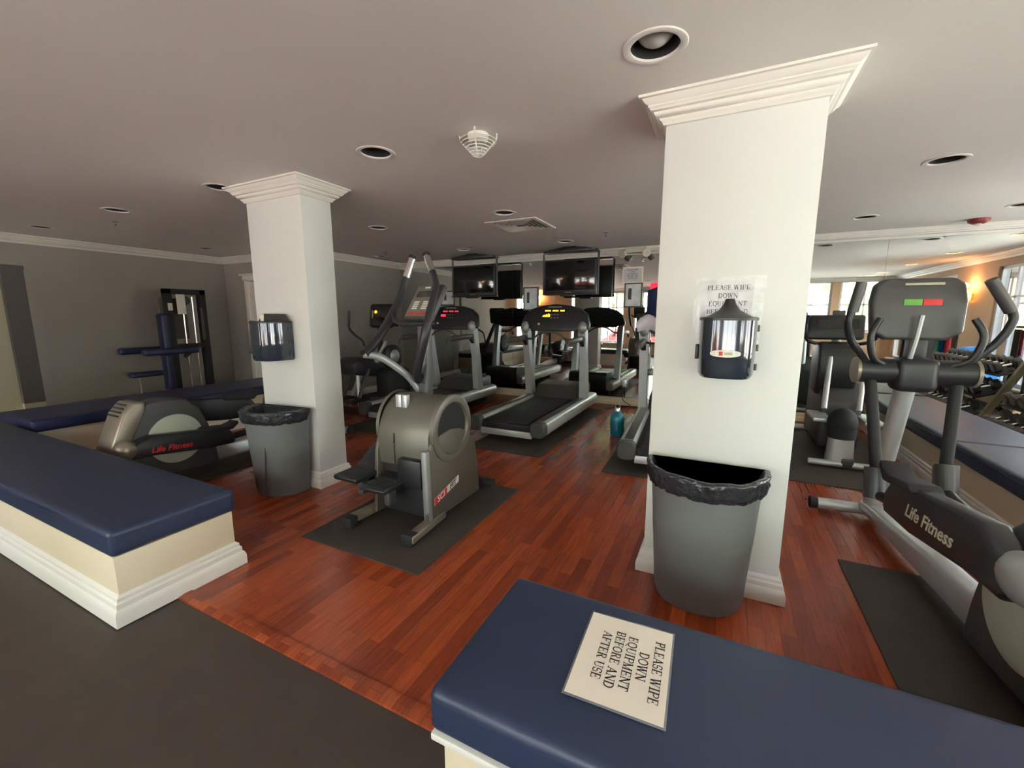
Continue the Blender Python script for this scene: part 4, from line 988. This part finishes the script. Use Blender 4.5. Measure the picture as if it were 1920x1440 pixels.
sm = tw.modifiers.new('thick', 'SOLIDIFY'); sm.thickness = .015
tw2 = MB().loft([[(-.16, -.0, .0), (-.05, -.02, -.02), (.05, -.01, 0)], [(-.16, .01, .28), (-.05, -.0, .32), (.05, .01, .33)], [(-.14, .12, .29), (-.05, .12, .33), (.05, .12, .34)], [(-.15, .16, .05), (-.05, .16, .05), (.05, .16, .05)]], cap=False, closed=False).build('towel', 'navy_cloth', angle=80)
tw2.location = (-.68, 5.36, 1.44); tag(tw2, 'navy towel draped over the console of the half-hidden treadmill', 'towel'); sm = tw2.modifiers.new('thick', 'SOLIDIFY'); sm.thickness = .012

# ------------------------------------------------------------------ dumbbell rack and dumbbells right of the side bench
rk = thing('dumbbell_rack', 'three-tier dumbbell rack with pale posts behind the side bench', 'rack', (2.72, 5.65, -.004))
for y in (-.9, .95):
    MB().box((.27, y, .42), (.07, .06, 1.0), rot=(0, .42, 0), bev=.008).build('post', 'rackwood', rk)
    MB().box((.25, y, .03), (.6, .07, .06), bev=.01).build('foot', 'rackwood', rk)
    MB().box((.5, y, .42), (.06, .06, .8), bev=.008).build('post', 'matte_black', rk)
for k in range(3):
    MB().box((.08+.15*k, 0.02, .22+.27*k), (.26, 1.82, .025), rot=(0, -.35, 0), bev=.005).build('tray', 'matte_black', rk)
def dumbbell():
    t = thing('dumbbell', 'black dumbbell with brown-grey ends on the three-tier rack', 'dumbbell', (0, 0, 0), group='dumbbells on the rack')
    hexp = [(.068*math.cos(PI/3*i+PI/6), .068*math.sin(PI/3*i+PI/6)) for i in range(6)]
    for sx in (-1, 1):
        hd = MB().prism(hexp, min(sx*.055, sx*.125), max(sx*.055, sx*.125), 'x', bev=.008).build('head', 'hex', t)
        MB().lathe([(.001, .003), (.046, .003), (.046, 0)], (sx*.126, 0, 0), 16, rot=(0, PI/2*sx, 0)).build('end_plate', 'hex_end', hd)
    MB().cyl((-.06, 0, 0), (.06, 0, 0), .016, n=12).build('handle', 'chrome', t)
    return t
ORD = 'first second third fourth fifth sixth seventh eighth ninth tenth eleventh twelfth'.split()
proto = dumbbell(); first = True
for k in range(3):
    for i in range(12):
        p = (2.72+.08+.15*k-.02, 5.65-.80+.148*i, .22+.27*k+.076)
        if first: proto.location = p; proto.rotation_euler = (0, -.35, 0); first = False; continue
        q = copy_tree(proto, 'black dumbbell, %s from the mirror on the %s tier of the rack' % (ORD[11-i], ('bottom', 'middle', 'top')[k]), p, None, ['dumbbells on the bottom tier', 'dumbbells on the middle tier', 'dumbbells on the top tier'][k])
        q.rotation_euler = (0, -.35, 0)
proto['label'] = 'black dumbbell, twelfth from the mirror on the bottom tier of the rack'; proto['group'] = 'dumbbells on the bottom tier'

# things by the windows that show in the mirror
def sconce(label, loc, rz):
    t = thing('wall_sconce', label, 'wall lamp', loc, rz)
    MB().box((0, -.015, 0), (.09, .03, .12), bev=.006).build('back_plate', 'chrome', t)
    MB().lathe([(.055, -.10), (.075, .02), (.085, .10), (.08, .10), (.07, .02), (.05, -.095)], (0, -.09, .02), 24).build('glass_shade', 'sconce_on', t)
    MB().lathe([(.001, -.13), (.03, -.11), (.056, -.09)], (0, -.09, .02), 20).build('finial', 'chrome', t)
    l = bpy.data.lights.new('sconce_lamp', 'POINT'); l.energy = 6; l.color = (1, .62, .3); l.shadow_soft_size = .05
    o = bpy.data.objects.new('sconce_lamp', l); C.objects.link(o); o.parent = t; o.location = (0, -.12, .2)
sconce('glowing wall sconce on the tan pillar between the right windows, seen in the mirror', (XR, 2.93, 1.76), -PI/2)
sconce('glowing wall sconce on the tan rear wall, seen left of centre in the mirror', (-6.75, YB, 1.95), PI)
ym = thing('yoga_mat_stand', 'stand of rolled yoga mats by the right window pillar', 'stand', (3.55, 3.35, -.004))
MB().box((0, 0, .02), (.34, .34, .04), bev=.01).box((-.14, 0, .6), (.02, .3, 1.2)).box((.14, 0, .6), (.02, .3, 1.2)).box((0, 0, 1.24), (.38, .34, .03), bev=.006).build('stand_frame', 'matte_black', ym)
for x, y, m_, lb in ((-.07, -.05, 'green', 'green rolled mat standing in the mat stand'), (.03, -.06, 'blue', 'blue rolled mat standing in the mat stand'), (.06, .07, 'red_foam', 'red rolled mat standing in the mat stand')):
    o = MB().cyl((0, 0, .045), (0, 0, 1.18), .05, n=20).build('rolled_mat', m_); o.location = (3.55+x, 3.35+y, -.004); tag(o, lb, 'mat')
sp = thing('storage_shelf', 'low black shelf holding blue exercise gear by the right windows', 'shelf', (3.62, 4.35, -.004))
mb = MB()
for z in (.04, .42, .78): mb.box((0, 0, z), (.5, .8, .03), bev=.004)
for y in (-.38, .38): mb.box((-.22, y, .4), (.03, .03, .8)).box((.22, y, .4), (.03, .03, .8))
mb.build('shelf_frame', 'matte_black', sp)
o = MB().lathe([(.001, .15), (.10, .14), (.18, .10), (.22, .03), (.22, 0), (.001, 0)], n=28).build('balance_dome', 'blue'); o.location = (3.60, 4.28, .795-.004); tag(o, 'bright blue balance dome on top of the low black shelf', 'balance dome')
o = MB().box((0, 0, .06), (.4, .6, .12), bev=.02).build('aerobic_step', 'blue'); o.location = (3.62, 4.35, .437-.004); tag(o, 'bright blue aerobic step on the middle board of the low shelf', 'step')
# weights bench beyond the side bench (shows as frame and pads)
wb_ = thing('weight_bench', 'black adjustable weight bench by the right windows', 'bench', (3.2, 1.9, -.004))
MB().box((0, 0, .44), (.28, 1.0, .07), bev=.025, seg=3).build('pad', 'matte_black', wb_)
mb = MB().box((0, 0, .22), (.07, .9, .06)).box((0, -.4, .03), (.5, .06, .06)).box((0, .4, .03), (.5, .06, .06)).box((0, -.4, .2), (.06, .06, .4)).box((0, .4, .2), (.06, .06, .4)); mb.build('frame', 'frame_grey', wb_)

# ------------------------------------------------------------------ outside the windows
g = MB().box((0, 0, -.45), (70, 70, .1)).build('ground_outside', 'asphalt'); structure(g)
def tree(x, y, h, r, m, label):
    t = thing('tree', label, 'tree', (x, y, -.4))
    MB().cyl((0, 0, 0), (0, 0, h*.6), .12, .07, n=10).build('trunk', 'bark', t)
    mb = MB(); rnd = random.Random(int(x*31+y*17))
    for k in range(9):
        b = bmesh.new(); bmesh.ops.create_icosphere(b, subdivisions=3, radius=1)
        for v_ in b.verts: v_.co *= 1+.35*mnoise.noise(v_.co*2.6+Vector((k*3.1, x, y)))+.15*mnoise.noise(v_.co*7+Vector((k, 0, 0)))
        s_ = r*rnd.uniform(.45, .8); bmesh.ops.scale(b, vec=(s_, s_, s_*.85), verts=b.verts)
        mb._add(b, (rnd.uniform(-r, r)*.7, rnd.uniform(-r, r)*.7, h*.62+rnd.uniform(-.3, .5)*r))
    mb.build('crown', m, t)
TL = [(-9.5, -10.5, 4.4, 1.3, 'leaf', 'leafy tree outside the rear windows, farthest toward the left wall'), (-5.6, -10.5, 4.8, 1.35, 'leaf2', 'pale leafy tree outside the rear windows, beyond the red car'),
      (-1.8, -10.5, 4.2, 1.3, 'leaf', 'leafy tree outside the rear windows, straight behind the room middle'), (2.2, -10.2, 4.8, 1.35, 'leaf2', 'pale leafy tree outside the rear bay windows, behind the white car'),
      (6.2, -8.2, 4.4, 1.35, 'leaf', 'leafy tree outside, at the corner between the rear and right windows'), (10.4, -3.4, 4.4, 1.3, 'leaf2', 'pale leafy tree outside the right windows, first from the rear corner'),
      (10.8, 1.0, 4.8, 1.35, 'leaf', 'leafy tree outside the right windows, facing the wall sconce'), (10.6, 5.6, 4.4, 1.35, 'leaf2', 'pale leafy tree outside the right windows, nearest the mirror end')]
for x, y, h, r, m_, lb in TL: tree(x, y, h, r, m_, lb)
def car(x, y, rz, m, label):
    t = thing('car', label, 'car', (x, y, -.4), rz)
    pr = [(-2.1, .35), (-2.1, .75), (-1.6, .9), (-1.1, 1.35), (.6, 1.4), (1.2, .95), (2.0, .8), (2.1, .4)]
    MB().prism(pr, -.85, .85, 'y', bev=.06, seg=3).build('car_body', m, t)
    MB().prism([(-1.35, .95), (-1.0, 1.3), (.5, 1.34), (.95, .97)], -.86, .86, 'y').build('car_window', 'screen', t)
    for sx in (-1.3, 1.3):
        for sy in (-.8, .8): MB().cyl((sx, sy-.1, .32), (sx, sy+.1, .32), .32, n=20).build('wheel', 'matte_black', t)
car(2.6, -5.2, 0, 'carpaint', 'white car parked outside the rear windows, seen in the mirror')
car(-3.0, -5.8, 0, 'carpaint_red', 'red car parked outside the rear windows, seen in the mirror')
car(7.2, 3.9, PI/2, 'carpaint', 'white car parked outside the right windows, seen in the mirror')
